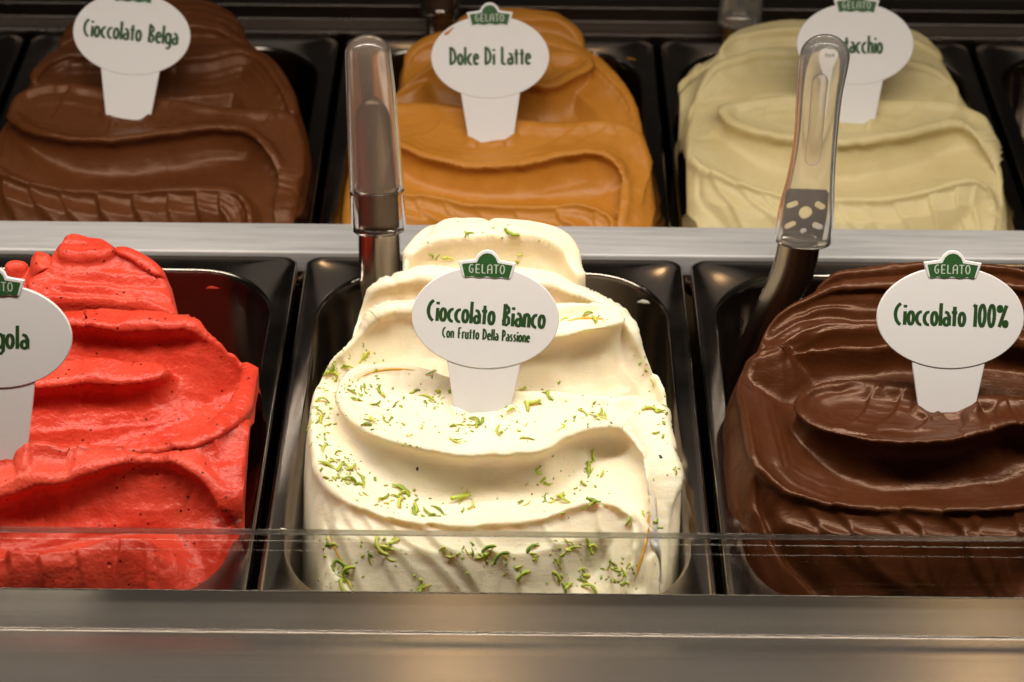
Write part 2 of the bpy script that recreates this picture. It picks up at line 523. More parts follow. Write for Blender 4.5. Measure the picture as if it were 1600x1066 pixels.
class Mound:
    def __init__(s, ix, row, seed, cell=0.00058):
        s.ix, s.row, s.seed = ix, row, seed
        s.prof = FRONT_PROF if row == 0 else REAR_PROF
        s.cx = ix * PITCH_X
        y0, y1 = (-0.008, 0.214) if row == 0 else (0.256, 0.476)
        nx = int(0.156 / cell); ny = int((y1 - y0) / cell)
        s.xs = np.linspace(s.cx - 0.0795, s.cx + 0.0795, nx); s.ys = np.linspace(y0, y1, ny)
        s.X, s.Y = np.meshgrid(s.xs, s.ys)
        w = 0.0011
        s.Xw = s.X + w * vnoise(s.X, s.Y, 0.018, seed) + 0.00028 * vnoise(s.X, s.Y, 0.006, seed + 1)
        s.Yw = s.Y + w * vnoise(s.X, s.Y, 0.016, seed + 2) + 0.00028 * vnoise(s.X, s.Y, 0.005, seed + 3)
        s.Z = np.full(s.X.shape, -0.05 + (ZB if row else 0.0))
        s.PX = np.zeros(s.X.shape); s.PY = np.zeros(s.X.shape)

    def pz(s, py):
        return float(np.interp(py, *s.prof))

    def pts(s, px, dz=0.0):
        """(px, py[, dz or ('z', abs)]) -> rows x, y, z in metres"""
        out = []
        for p in px:
            z = s.pz(p[1]) + dz + (p[2] if len(p) > 2 else 0.0)
            q = at(p[0], p[1], z)
            out.append((q.x, q.y, z))
        return out

    def surf(s, px, py):
        """plan position of the surface point measured at (px, py)"""
        Rm = np.array(CROT)
        dx, dy, dz = s.X + s.PX - CAM.x, s.Y + s.PY - CAM.y, s.Z - CAM.z
        cxm = Rm[0, 0] * dx + Rm[1, 0] * dy + Rm[2, 0] * dz
        cym = Rm[0, 1] * dx + Rm[1, 1] * dy + Rm[2, 1] * dz
        czm = -(Rm[0, 2] * dx + Rm[1, 2] * dy + Rm[2, 2] * dz)
        d2 = (800 + FPX * cxm / czm - px)**2 + (533 - FPX * cym / czm - py)**2
        near = d2 < 12
        if near.any():
            k = np.argmin(np.where(near, czm, 1e9))
        else:
            k = np.argmin(d2)
        return s.Xw.flat[k], s.Yw.flat[k]

    def plateau(s, P):
        X, Y = s.X, s.Y
        num = np.zeros(X.shape); den = np.zeros(X.shape)
        for x, y, z in P[::2]:
            w = 1.0 / ((X - x)**2 + (Y - y)**2 + 4e-6)
            w = w * np.sqrt(w)
            num += w * z; den += w
        return num / den

    def body(s, px):
        k = ([560, 690, 800], [-.018, -.008, -.0020]) if s.row == 0 else ([130, 240, 300], [-.018, -.008, -.0020])
        s.layer([(p[0], p[1], float(np.interp(p[1], *k))) for p in px], 0.0, H=0.03, w=0.02, rim=0, dish=0, push=0)

    def layer(s, px, dz=0.0, H=0.02, w=0.012, rim=0.0010, dish=0.0012, rnd=0.0022, k=0.0036, push=0.0014, rimw=0.0022, fine=0.00030):
        P = spline(s.pts(px, dz), True)
        A, B = P, np.roll(P, -1, 0)
        d, par, _ = seg_dist(s.Xw, s.Yw, A, B)
        ins = inside_poly(s.Xw, s.Yw, P)
        sd = np.where(ins, d, -d) - push * 0.85
        zp = s.plateau(P)
        inn = np.clip(sd, 0, None)
        z = zp - dish * (1 - np.exp(-inn / 0.007)) + rim * np.exp(-((sd - 0.0022) / rimw)**2)
        z -= 0.55 * rnd * np.clip(1 - inn / rnd, 0, 1)**2
        out = np.clip(-sd, 0, None)
        z -= H * (1 - np.exp(-out / w)) + 1.3 * np.clip(out - 1.9 * w, 0, None)
        # fine lines the spatula drew along the lip
        per = np.linalg.norm(np.diff(P[:, :2], axis=0), axis=1).sum()
        if push > 0:
            lines = vnoise(sd * 1.0, par * per * 0.035, 0.0015, s.seed + 40) + 0.6 * vnoise(sd, par * per * 0.05, 0.0032, s.seed + 41)
            z += lines * fine * np.exp(-(sd / 0.016)**2)
        # the lip leans out a little over its wall
        on = np.clip((z - s.Z) / 0.002, 0, 1)
        out_d = push * np.where(sd >= 0, np.exp(-inn / 0.0075), np.exp(-out / 0.0011))
        gy, gx = np.gradient(sd, s.ys, s.xs)
        wgt = np.clip(out_d / max(push, 1e-6) * 2.5, 0, 1) * on
        s.PX = s.PX * (1 - wgt) - gx * out_d * wgt
        s.PY = s.PY * (1 - wgt) - gy * out_d * wgt
        s.Z = smax(z, s.Z, k)
        return sd

    def stroke(s, px, a, sig, kind='ridge', L=0.004, dz=0.0, side=1, taper=0.5):
        P = spline([s.surf(p[0], p[1]) for p in px], False)
        d, t, c = seg_dist(s.Xw, s.Yw, P[:-1], P[1:])
        fade = np.clip(np.sin(np.pi * np.clip(t, 0.0, 1.0)), 0, 1)**taper
        # beyond the ends there is nothing
        if kind == 'ridge':
            g = np.exp(-(d / sig)**2)
        else:
            sdd = np.sign(c) * d * side
            g = np.where(sdd > 0, np.exp(-sdd / L), np.exp(-(sdd / sig)**2))
        s.Z += a * g * fade

    def finish(s, outline, name, label, mat, r=0.022, noise=0.00035, drop=9.0, extra=None):
        P = spline(s.pts(outline, -0.004), True)
        d, _, _ = seg_dist(s.Xw, s.Yw, P, np.roll(P, -1, 0))
        sd = np.where(inside_poly(s.Xw, s.Yw, P), d, -d)
        s.Z += noise * vnoise(s.X, s.Y, 0.012, s.seed + 5) + noise * 0.4 * vnoise(s.X, s.Y, 0.004, s.seed + 6)
        t = np.clip(1 - sd / r, 0, 1)
        s.Z -= 0.75 * r * (1 - np.sqrt(np.clip(1 - t**2, 0, 1)))
        s.Z -= np.clip(-sd, 0, None) * drop
        fl = -0.091 + (ZB if s.row else 0.0)
        keep = s.Z > fl
        s.Z = np.maximum(s.Z, fl)
        if extra is not None: extra(s)
        ny, nx = s.X.shape
        bx, by, bz = s.cx, (0.10375 if s.row == 0 else 0.36325), (fl)
        lim = 0.0760
        VX = np.clip(s.X + s.PX * np.clip(sd / 0.004, 0, 1), s.cx - lim - 0.003, s.cx + lim + 0.003)
        V = np.stack([VX - bx, s.Y + s.PY * np.clip(sd / 0.004, 0, 1) - by, s.Z - bz], -1).reshape(-1, 3)
        idx = np.arange(ny * nx).reshape(ny, nx)
        q = np.stack([idx[:-1, :-1], idx[:-1, 1:], idx[1:, 1:], idx[1:, :-1]], -1).reshape(-1, 4)
        kq = keep.reshape(-1)[q].any(1)
        q = q[kq]
        used = np.unique(q); re = -np.ones(ny * nx, int); re[used] = np.arange(len(used))
        V, q = V[used], re[q]
        me = bpy.data.meshes.new(name)
        me.vertices.add(len(V)); me.vertices.foreach_set('co', V.astype(np.float32).ravel())
        me.loops.add(q.size); me.loops.foreach_set('vertex_index', q.astype(np.int32).ravel())
        me.polygons.add(len(q)); me.polygons.foreach_set('loop_start', np.arange(0, q.size, 4, dtype=np.int32))
        me.polygons.foreach_set('use_smooth', np.ones(len(q), bool))
        me.materials.append(mat)
        me.update(calc_edges=True); me.validate()
        o = bpy.data.objects.new(name, me)
        o.location = (bx, by, bz)
        col.objects.link(o)
        tag(o, label, 'gelato')
        return o

def stem_bumps(m, px, py, hw, a=0.0022):
    m.stroke([(px - hw - 8, py - 12), (px - hw, py - 2), (px - hw * .55, py + 6)], a, 0.0018)
    m.stroke([(px + hw + 8, py - 12), (px + hw, py - 2), (px + hw * .6, py + 6)], a, 0.0018)
    m.stroke([(px - hw * .6, py + 6), (px, py + 9), (px + hw * .6, py + 6)], -a * 0.4, 0.0016)

def fan(m, starts, ends, a=0.0009, L=0.005, bend=12, sig=0.0007, side=1):
    """ripples running down from a lip"""
    for (x0, y0), (x1, y1) in zip(starts, ends):
        k = random.uniform(0.55, 1.5)
        m.stroke([(x0, y0), (x0 * .72 + x1 * .28 + bend * .25, y0 * .72 + y1 * .28), (x0 * .42 + x1 * .58 - bend * .1, y0 * .42 + y1 * .58), (x1, y1)],
                 1.25 * a * k, sig, 'step', 1.15 * L * k, side=side, taper=0.35)

# ---- white chocolate with lime zest
m = Mound(0, 0, 11)
m.body([(470, 650), (480, 720), (495, 820), (520, 925), (600, 950), (770, 960), (940, 950), (1040, 925), (1066, 820), (1072, 720), (1050, 600), (990, 480), (900, 430), (640, 430), (545, 490), (495, 560)])
# lip over the rippled front
m.layer([(474, 640), (482, 698), (497, 737), (521, 770), (565, 795), (614, 810), (672, 819), (731, 823), (794, 819), (848, 808), (892, 792), (926, 785), (957, 787), (982, 800), (991, 825), (990, 862), (984, 918),
         (1050, 925, -.004), (1066, 800, -.004), (1060, 690, -.004), (900, 650, -.016), (700, 640, -.016), (560, 610, -.012), (520, 545, -.004), (490, 570, -.003)],
        0.0, H=0.0085, w=0.005, rim=0.0014, dish=0.0060, push=0.0014)
# rear blocks
m.layer([(628, 420), (632, 392), (650, 374), (720, 366), (800, 366), (870, 376), (905, 405), (917, 398), (908, 370), (870, 348), (770, 338), (660, 343), (632, 372)], 0.002, H=0.020, w=0.0030, rim=0.0004, dish=0, push=0.0022)
m.layer([(548, 462), (560, 442), (600, 436), (660, 438), (730, 445), (800, 450), (870, 447), (930, 462), (985, 500), (1025, 560), (1046, 610), (1050, 580), (1020, 510), (965, 462), (890, 428), (800, 415), (650, 412), (575, 425)],
        0.0, H=0.018, w=0.0042, rim=0.0004, dish=0.0, push=0.0026)
# tongue with its round end on the right
m.layer([(476, 640, -.006), (486, 585, -.003), (512, 540), (540, 506), (566, 491), (604, 484), (650, 482), (720, 500), (790, 524), (865, 529), (915, 524), (958, 513), (978, 497), (972, 484), (949, 476), (915, 475), (860, 470), (700, 458), (580, 462), (530, 490), (497, 545, -.003), (478, 590, -.006)],
        0.0, H=0.028, w=0.0070, rim=0.0014, dish=0.0040, push=0.0046)
# tongue with its round end on the left, carrying the sign
sdA = m.layer([(522, 606), (526, 632), (544, 655), (569, 673), (613, 690), (656, 700), (699, 705), (742, 707), (785, 709), (820, 706), (854, 699), (893, 680), (936, 669), (975, 670), (1003, 690), (1014, 740), (1020, 800), (1022, 870), (1020, 925),
               (1060, 925, -.006), (1070, 800, -.006), (1068, 720, -.004), (1054, 640), (1044, 606), (1001, 612), (966, 618), (915, 618), (850, 614), (802, 609), (740, 600), (699, 590), (669, 578), (630, 569), (582, 566), (548, 576)],
              0.0, H=0.025, w=0.0072, rim=0.0018, dish=0.0042, push=0.0050)
m.stroke([(530, 618), (545, 600), (575, 584), (620, 578), (668, 582)], -0.0016, 0.0012)
m.stroke([(862, 508), (900, 500), (935, 499), (952, 500)], -0.0034, 0.0018)
m.stroke([(800, 528), (865, 528), (915, 522), (956, 512), (976, 497), (962, 482), (920, 478)], 0.0016, 0.0018, taper=0.25)
m.stroke([(858, 486), (905, 480), (950, 484), (966, 496)], 0.0008, 0.0014)
for xs in [[(632, 572), (630, 610), (640, 650), (628, 690)], [(870, 618), (850, 640), (842, 680)], [(912, 622), (885, 650), (872, 685)], [(985, 618), (955, 640), (940, 660)], [(1035, 612), (1000, 632), (965, 662)]]:
    m.stroke(xs, 0.0008, 0.0006, 'step', 0.004, taper=0.3)
for k in range(7):
    m.stroke([(640, 362 + k * 10), (720, 352 + k * 11), (800, 353 + k * 11), (905, 375 + k * 10)], 0.0007 * random.choice((-1, 1)), 0.0010)
for k in range(4):
    m.stroke([(552, 455 + k * 9), (620, 445 + k * 9), (720, 452 + k * 9), (820, 455 + k * 9)], 0.0006 * random.choice((-1, 1)), 0.0010)
fan(m, [(500, 752), (530, 782), (560, 798), (600, 812), (660, 823), (740, 828), (850, 812), (935, 792)],
    [(575, 930), (640, 935), (690, 938), (740, 940), (770, 940), (840, 940), (905, 940), (960, 935)], 0.0021, 0.006, -14)
m.stroke([(500, 745), (513, 800), (521, 850), (546, 893), (575, 930)], -0.0026, 0.0013)
m.stroke([(1014, 806), (1008, 850), (996, 890), (984, 928)], -0.0020, 0.0011)
m.stroke([(1050, 640), (1040, 700), (1046, 780), (1036, 880), (1024, 928)], 0.0010, 0.0008, 'step', 0.005)
m.stroke([(1030, 640), (1024, 700), (1030, 780), (1018, 880), (1008, 928)], 0.0008, 0.0007, 'step', 0.004)
m.stroke([(480, 720), (492, 800), (505, 870), (525, 925)], -0.0012, 0.0014)
stem_bumps(m, 753, 644, 42)
white = m.finish([(473, 640), (473, 720), (487, 820), (516, 925), (600, 990), (770, 1000), (950, 990), (1036, 925), (1058, 840), (1070, 740), (1052, 660), (1048, 590), (1022, 520), (985, 468), (918, 420), (912, 372), (860, 336), (770, 328), (665, 333), (628, 385), (565, 420), (544, 465), (530, 505), (500, 545), (478, 590)],
                 'white_gelato', 'creamy white chocolate gelato sprinkled with green lime zest', M['white'])

# ---- dark chocolate, front right
m = Mound(1, 0, 23)
m.body([(1140, 640), (1150, 760), (1180, 900), (1230, 960), (1400, 970), (1640, 960), (1730, 850), (1720, 640), (1640, 480), (1420, 420), (1280, 425), (1195, 480), (1155, 560)])
m.layer([(1153, 585), (1157, 635), (1168, 687), (1185, 728), (1218, 760), (1260, 780), (1314, 792), (1385, 799), (1456, 801), (1528, 798), (1600, 788), (1650, 780), (1690, 800), (1700, 900), (1740, 850, -.006), (1735, 700, -.006), (1600, 650, -.016), (1380, 640, -.016), (1260, 610, -.014), (1180, 560, -.006)],
        0.0, H=0.0085, w=0.005, rim=0.0014, dish=0.0060, push=0.0014)
m.layer([(1284, 420), (1350, 414), (1450, 412), (1600, 416), (1650, 440), (1640, 410), (1450, 398), (1340, 402)], 0.0, H=0.014, w=0.006, rim=0.0003, dish=0, push=0.0008)
m.layer([(1196, 492), (1205, 472), (1240, 456), (1300, 446), (1420, 446), (1640, 456), (1700, 500), (1690, 450), (1500, 425), (1330, 428), (1250, 444), (1206, 464)], -0.001, H=0.014, w=0.006, rim=0.0006, dish=0.0, push=0.0024)
m.layer([(1146, 640, -.006), (1146, 590, -.003), (1158, 553), (1190, 535), (1273, 527), (1370, 524), (1500, 530), (1600, 545), (1670, 545), (1690, 520), (1640, 495), (1420, 500), (1270, 505), (1200, 515), (1160, 535), (1140, 580, -.004)],
        -0.003, H=0.030, w=0.0070, rim=0.0012, dish=0.0036, push=0.0050)
m.layer([(1239, 631), (1250, 654), (1278, 671), (1321, 684), (1367, 690), (1421, 692), (1474, 690), (1520, 685), (1563, 673), (1600, 662), (1660, 660), (1700, 700), (1710, 800), (1735, 800, -.006), (1735, 650, -.005), (1690, 600), (1600, 620), (1528, 618), (1470, 606), (1403, 596), (1332, 591), (1285, 596), (1253, 607)],
        0.0, H=0.026, w=0.0074, rim=0.0020, dish=0.0048, push=0.0054, rimw=0.003)
m.stroke([(1262, 640), (1268, 618), (1300, 605), (1350, 600)], -0.0014, 0.0014)
for k in range(3):
    m.stroke([(1256 + 7 * k, 648), (1290 + 6 * k, 668 - 3 * k), (1350, 680 - 4 * k), (1440, 682 - 4 * k), (1520, 676 - 4 * k)], -0.0005, 0.0006)
for xs in [[(1376, 598), (1360, 625), (1352, 645), (1330, 662)], [(1420, 602), (1405, 630), (1398, 650), (1370, 668)], [(1470, 640), (1452, 655), (1430, 672)], [(1530, 640), (1510, 655), (1500, 672)], [(1575, 626), (1560, 640), (1545, 665)]]:
    m.stroke(xs, 0.0013, 0.0008, 'step', 0.005, taper=0.3)
for st_, a_, l_ in (([(1235, 772), (1262, 800), (1300, 850), (1365, 905), (1430, 930)], .0022, .009), ([(1295, 790), (1325, 815), (1345, 865), (1400, 915), (1470, 932)], .0026, .010),
                    ([(1370, 802), (1410, 835), (1420, 880), (1450, 915), (1495, 932)], .0016, .006), ([(1405, 804), (1440, 830), (1455, 890), (1478, 930)], .0022, .009),
                    ([(1470, 806), (1505, 830), (1520, 880), (1552, 928)], .0026, .011), ([(1520, 806), (1540, 840), (1560, 900), (1580, 930)], .0012, .006), ([(1590, 800), (1600, 850), (1630, 925)], .0022, .010)):
    m.stroke(st_, a_, 0.0009, 'step', l_, taper=0.35)
m.stroke([(1186, 735), (1192, 775), (1220, 840), (1260, 890), (1300, 930)], -0.0060, 0.0022)
m.stroke([(1168, 690), (1180, 760), (1205, 840), (1240, 925)], 0.0022, 0.0022)
m.stroke([(1150, 700), (1160, 780), (1185, 860), (1210, 925)], -0.0022, 0.0016)
for k in range(6):
    m.stroke([(1290, 412 + k * 7), (1360, 406 + k * 8), (1440, 406 + k * 8), (1600, 412 + k * 8)], 0.0007 * (-1) ** k, 0.0008)
for k in range(4):
    m.stroke([(1200, 478 + k * 10), (1260, 464 + k * 10), (1350, 466 + k * 10), (1470, 470 + k * 10)], 0.0006 * (-1) ** k, 0.0012)
for k in range(3):
    m.stroke([(1150 + 8 * k, 600), (1165 + 8 * k, 556 - 2 * k), (1210, 536 - 5 * k), (1300, 524 - 4 * k), (1400, 520 - 4 * k)], 0.0006, 0.0008)
stem_bumps(m, 1479, 644, 42)
dark = m.finish([(1134, 640), (1141, 740), (1164, 840), (1200, 925), (1290, 990), (1450, 1000), (1660, 990), (1740, 925), (1760, 760), (1730, 620), (1680, 500), (1620, 408), (1450, 392), (1340, 397), (1284, 408), (1272, 430), (1210, 458), (1190, 495), (1160, 528), (1140, 580)],
                'dark_gelato', 'glossy dark brown chocolate gelato in the front row', M['dark'])

# ---- strawberry, front left
m = Mound(-1, 0, 37)
m.body([(-190, 640), (-190, 900), (-100, 960), (100, 970), (330, 950), (372, 840), (400, 700), (405, 600), (330, 505), (270, 430), (60, 420), (-120, 460), (-180, 560)])
# front fan tongue
m.layer([(-120, 880), (0, 868), (60, 866), (114, 860), (160, 845), (205, 836), (236, 842), (248, 866), (246, 930), (240, 990), (-100, 990)], 0.003, H=0.006, w=0.008, rim=0.0006, dish=0.0006, push=0.0006)
# big lip that loops down the right side
m.layer([(-150, 810), (0, 776), (57, 765), (100, 752), (143, 737), (200, 720), (246, 714), (286, 725), (320, 752), (342, 788), (343, 822), (328, 880), (300, 925), (350, 920, -.003), (374, 830, -.003), (396, 730, -.001), (410, 650, -.002), (408, 600, -.004), (380, 650, -.002), (300, 692, -.002), (150, 694, -.001), (0, 694, -.001), (-150, 720, -.004)],
        0.001, H=0.021, w=0.0075, rim=0.0020, dish=0.0024, push=0.0046)
# loop: ridge round the middle scoop
m.layer([(-150, 540), (57, 500), (114, 508), (172, 517), (229, 519), (286, 513), (330, 518), (364, 543), (376, 578), (364, 628), (330, 660), (286, 680), (229, 689), (143, 689), (60, 688), (44, 693), (60, 703), (120, 706), (200, 706), (300, 698), (372, 664), (406, 612), (398, 560), (345, 505), (280, 488), (150, 482), (0, 480), (-150, 510)],
        0.0, H=0.022, w=0.0075, rim=0.0018, dish=0.0, push=0.0036)
# inner tongue
m.layer([(-120, 622), (0, 606), (57, 603), (120, 600), (180, 598), (235, 592), (268, 580), (276, 566), (255, 556), (190, 556), (100, 558), (-100, 560)], 0.003, H=0.018, w=0.006, rim=0.0014, dish=0.0026, push=0.0040)
# crown
m.layer([(60, 470), (110, 468), (180, 474), (240, 482), (280, 476), (272, 440), (262, 415), (220, 400), (160, 385), (115, 372), (85, 385), (70, 420), (40, 440)], -0.001, H=0.016, w=0.007, rim=0.0006, dish=-0.001, push=0.0014)
m.layer([(88, 392), (115, 400), (150, 404), (176, 390), (168, 378), (140, 368), (112, 362), (98, 372)], 0.003, H=0.010, w=0.005, rim=0.0006, dish=-0.001, push=0.0014)
m.layer([(170, 392), (210, 408), (245, 422), (262, 412), (235, 395), (190, 384)], 0.002, H=0.010, w=0.004, rim=0.0008, dish=-0.001, push=0.0014)
m.layer([(48, 385), (52, 420), (85, 425), (75, 395), (58, 378)], 0.000, H=0.010, w=0.003, rim=0.0004, dish=-0.0005, push=0.0008)
m.layer([(8, 405), (15, 418), (40, 412), (42, 398), (22, 396)], -0.002, H=0.012, w=0.003, rim=0.0004, dish=-0.0005, push=0.0008)
for k in range(6):
    m.stroke([(75, 420 + k * 11), (140, 428 + k * 10), (200, 432 + k * 10), (270, 436 + k * 9)], 0.0011 * (-1) ** k, 0.0013)
m.stroke([(95, 378), (115, 375), (140, 380)], -0.0016, 0.0008)
for xs in [[(36, 690), (40, 720), (20, 750)], [(140, 692), (120, 720), (60, 745)]]:
    m.stroke(xs, 0.0008, 0.0007, 'step', 0.004)
fan(m, [(10, 868), (60, 866), (120, 858), (190, 842), (225, 842)], [(25, 940), (80, 940), (140, 940), (180, 940), (232, 940)], 0.0024, 0.006, 14, 0.0008)
m.stroke([(366, 520), (370, 600), (352, 680), (352, 740)], 0.0014, 0.0009, 'step', 0.006)
m.stroke([(345, 720), (356, 790), (348, 850), (320, 920)], 0.0012, 0.0012)
m.stroke([(60, 486), (130, 496), (200, 500), (290, 498)], -0.0012, 0.0012)

def straw_extra(s):
    s.Z += np.where(s.Z > -0.02, 0.00022, 0) * vnoise(s.X, s.Y, 0.0022, 91) + 0.0004 * vnoise(s.X, s.Y, 0.007, 92)
    back = np.clip((s.Y - 0.145) / 0.03, 0, 1)
    s.Z += back * (0.0026 * vnoise(s.X, s.Y, 0.011, 93) + 0.0018 * (0.5 - np.abs(vnoise(s.X, s.Y, 0.006, 95)) * 1.6) + 0.0011 * vnoise(s.X, s.Y, 0.0035, 94))
stem_bumps(m, -4, 716, 46)
straw = m.finish([(-195, 600), (-200, 900), (-120, 990), (100, 1000), (290, 985), (356, 915), (382, 840), (406, 735), (417, 650), (415, 595), (384, 545), (340, 503), (290, 486), (268, 436), (264, 412), (210, 388), (168, 374), (112, 356), (84, 372), (66, 392), (50, 372), (42, 398), (8, 398), (-60, 450), (-160, 520)],
                 'strawberry_gelato', 'bright red strawberry gelato with dark seed specks', M['strawberry'], r=0.014, noise=0.0006, extra=straw_extra)

# ---- caramel, rear middle
m = Mound(0, 1, 51)
m.body([(540, 250), (537, 300), (540, 380), (620, 420), (900, 420), (1020, 380), (1025, 270), (1000, 190), (950, 100), (900, 60), (700, 50), (630, 100), (570, 170)])
m.layer([(545, 235), (560, 268), (590, 290), (633, 303), (675, 310), (727, 320), (780, 324), (850, 324), (902, 323), (937, 328), (957, 348), (955, 380), (1020, 380, -.004), (1022, 270, -.004), (1000, 230, -.008), (850, 200, -.014), (650, 190, -.012), (560, 190, -.005)],
        0.0, H=0.0085, w=0.005, rim=0.0014, dish=0.0060, push=0.0014)
m.layer([(716, 50), (760, 35), (850, 28), (905, 40), (918, 60), (912, 30), (860, 12), (780, 10), (720, 18)], 0.0, H=0.014, w=0.007, rim=0.0003, dish=0, push=0.0010)
m.layer([(626, 85), (650, 68), (720, 62), (820, 64), (890, 74), (945, 105), (982, 145), (1000, 185), (1004, 165), (988, 128), (955, 90), (918, 64), (860, 50), (720, 44), (640, 58)], 0.0, H=0.013, w=0.008, rim=0.0003, dish=0, push=0.0012)
m.layer([(555, 220, -.005), (575, 160, -.003), (612, 116), (640, 101), (690, 98), (770, 118), (850, 132), (885, 124), (916, 110), (926, 94), (909, 80), (860, 78), (700, 82), (625, 96), (590, 125), (560, 180, -.004)],
        0.0, H=0.026, w=0.0070, rim=0.0014, dish=0.0040, push=0.0046)
m.layer([(556, 190), (570, 206), (622, 226), (657, 242), (710, 255), (762, 259), (815, 255), (867, 243), (920, 234), (950, 239), (970, 264), (968, 300), (972, 370), (1022, 375, -.005), (1024, 270, -.005), (1012, 215, -.002), (996, 190), (937, 186), (867, 189), (804, 185), (740, 172), (675, 162), (621, 164), (575, 172)],
        0.0, H=0.024, w=0.0070, rim=0.0018, dish=0.0040, push=0.0050)
m.stroke([(860, 102), (890, 95), (912, 97)], -0.0018, 0.0014)
for xs in [[(670, 165), (690, 190), (670, 205), (630, 212)], [(910, 188), (890, 210), (860, 225), (820, 235)], [(960, 190), (930, 212), (900, 225)], [(990, 196), (960, 215), (940, 230)]]:
    m.stroke(xs, 0.0009, 0.0007, 'step', 0.004, taper=0.3)
fan(m, [(600, 296), (650, 308), (690, 316), (740, 326), (800, 328), (870, 328), (930, 330)], [(640, 400), (720, 400), (780, 400), (840, 400), (880, 400), (925, 400), (948, 400)], 0.0022, 0.006, -20, 0.0008)
m.stroke([(985, 215), (995, 270), (985, 320), (990, 370)], 0.0013, 0.0009, 'step', 0.005)
m.stroke([(970, 240), (984, 290), (975, 330), (978, 370)], 0.0010, 0.0009, 'step', 0.004)
m.stroke([(940, 246), (962, 266), (966, 300), (958, 330)], -0.0016, 0.0012)
for k in range(3):
    m.stroke([(580, 214 + k * 6), (660, 238 + k * 6), (762, 252 + k * 5), (880, 236 + k * 4), (930, 228 + k * 3)], 0.0005 * (-1) ** k, 0.0007)
for k in range(4):
    m.stroke([(722, 24 + k * 9), (800, 16 + k * 10), (900, 30 + k * 9)], 0.0005 * (-1) ** k, 0.0010)
stem_bumps(m, 767, 220, 33)
caramel = m.finish([(541, 250), (537, 300), (536, 380), (600, 450), (780, 470), (960, 450), (1026, 380), (1027, 265), (1012, 200), (1004, 165), (988, 126), (955, 87), (922, 60), (918, 35), (890, 10), (780, 0), (715, 12), (660, 40), (624, 68), (618, 105), (580, 150), (553, 195)],
                   'caramel_gelato', 'golden caramel gelato in the middle of the rear row', M['caramel'])

# ---- pistachio, rear right
m = Mound(1, 1, 67)
m.body([(1072, 250), (1080, 320), (1100, 390), (1200, 420), (1450, 420), (1560, 380), (1575, 270), (1545, 170), (1490, 90), (1440, 60), (1200, 50), (1120, 100), (1075, 170)])
m.layer([(1068, 215), (1084, 238), (1100, 257), (1139, 284), (1198, 304), (1237, 312), (1316, 315), (1395, 310), (1454, 296), (1501, 281), (1533, 279), (1551, 293), (1556, 323), (1549, 370), (1572, 370, -.004), (1574, 270, -.004), (1550, 215, -.006), (1400, 190, -.014), (1200, 185, -.014), (1110, 160, -.006), (1080, 170, -.004)],
        0.0, H=0.0085, w=0.005, rim=0.0014, dish=0.0060, push=0.0014)
m.layer([(1050, 130), (1058, 112), (1085, 98), (1120, 96), (1120, 78), (1085, 72), (1052, 96)], -0.008, H=0.02, w=0.004, rim=0, dish=-0.001, push=0.0005)
m.layer([(1126, 66), (1150, 52), (1210, 46), (1300, 48), (1400, 60), (1468, 74), (1470, 62), (1440, 45), (1350, 28), (1200, 28), (1150, 38)], -0.001, H=0.014, w=0.007, rim=0.0003, dish=0, push=0.0010)
m.layer([(1080, 160), (1095, 125), (1122, 104), (1180, 88), (1240, 84), (1330, 92), (1420, 100), (1480, 112), (1500, 130), (1498, 108), (1470, 80), (1380, 72), (1240, 72), (1170, 78), (1112, 98), (1082, 136)], -0.001, H=0.013, w=0.010, rim=0.0006, dish=0, push=0.0012)
m.layer([(1120, 172), (1139, 194), (1178, 206), (1237, 217), (1316, 221), (1375, 217), (1434, 206), (1493, 195), (1524, 198), (1547, 221), (1559, 256), (1563, 307), (1562, 370), (1574, 370, -.004), (1576, 270, -.004), (1560, 200, -.002), (1540, 164), (1493, 157), (1434, 154), (1371, 154), (1300, 151), (1245, 149), (1198, 149), (1158, 161), (1131, 160)],
        0.0, H=0.025, w=0.0074, rim=0.0018, dish=0.0040, push=0.0050)
m.stroke([(1142, 174), (1160, 168), (1190, 160), (1210, 155)], -0.0020, 0.0014)
m.stroke([(1180, 212), (1240, 224), (1316, 228), (1380, 223), (1440, 212), (1500, 201)], -0.0010, 0.0006)
m.stroke([(1080, 160), (1098, 150), (1104, 132)], -0.0010, 0.0007)
for xs in [[(1196, 152), (1200, 170), (1194, 186)], [(1440, 156), (1425, 175), (1400, 190)], [(1500, 160), (1490, 175), (1470, 188)]]:
    m.stroke(xs, 0.0008, 0.0006, 'step', 0.004, taper=0.3)
fan(m, [(1110, 262), (1150, 286), (1190, 304), (1240, 316), (1310, 320), (1350, 320), (1400, 314), (1455, 302), (1500, 288), (1525, 288)],
    [(1180, 400), (1260, 400), (1300, 400), (1340, 400), (1370, 400), (1400, 400), (1440, 400), (1470, 400), (1505, 400), (1528, 400)], 0.0021, 0.006, -14, 0.0007)
m.stroke([(1090, 250), (1100, 300), (1130, 350), (1160, 390)], -0.0020, 0.0014)
m.stroke([(1560, 230), (1570, 280), (1568, 330), (1566, 370)], 0.0012, 0.0009, 'step', 0.004)
for k in range(3):
    m.stroke([(1130, 62 + k * 9), (1200, 48 + k * 10), (1300, 46 + k * 10)], 0.0006 * (-1) ** k, 0.0010)
def pist_extra(s):
    k = np.exp(-(((s.X - 0.098) / 0.012)**2 + ((s.Y - 0.408) / 0.016)**2))
    s.Z += k * (0.0014 * vnoise(s.X, s.Y, 0.004, 77) + 0.0008 * vnoise(s.X, s.Y, 0.002, 78))
stem_bumps(m, 1332, 192, 33)
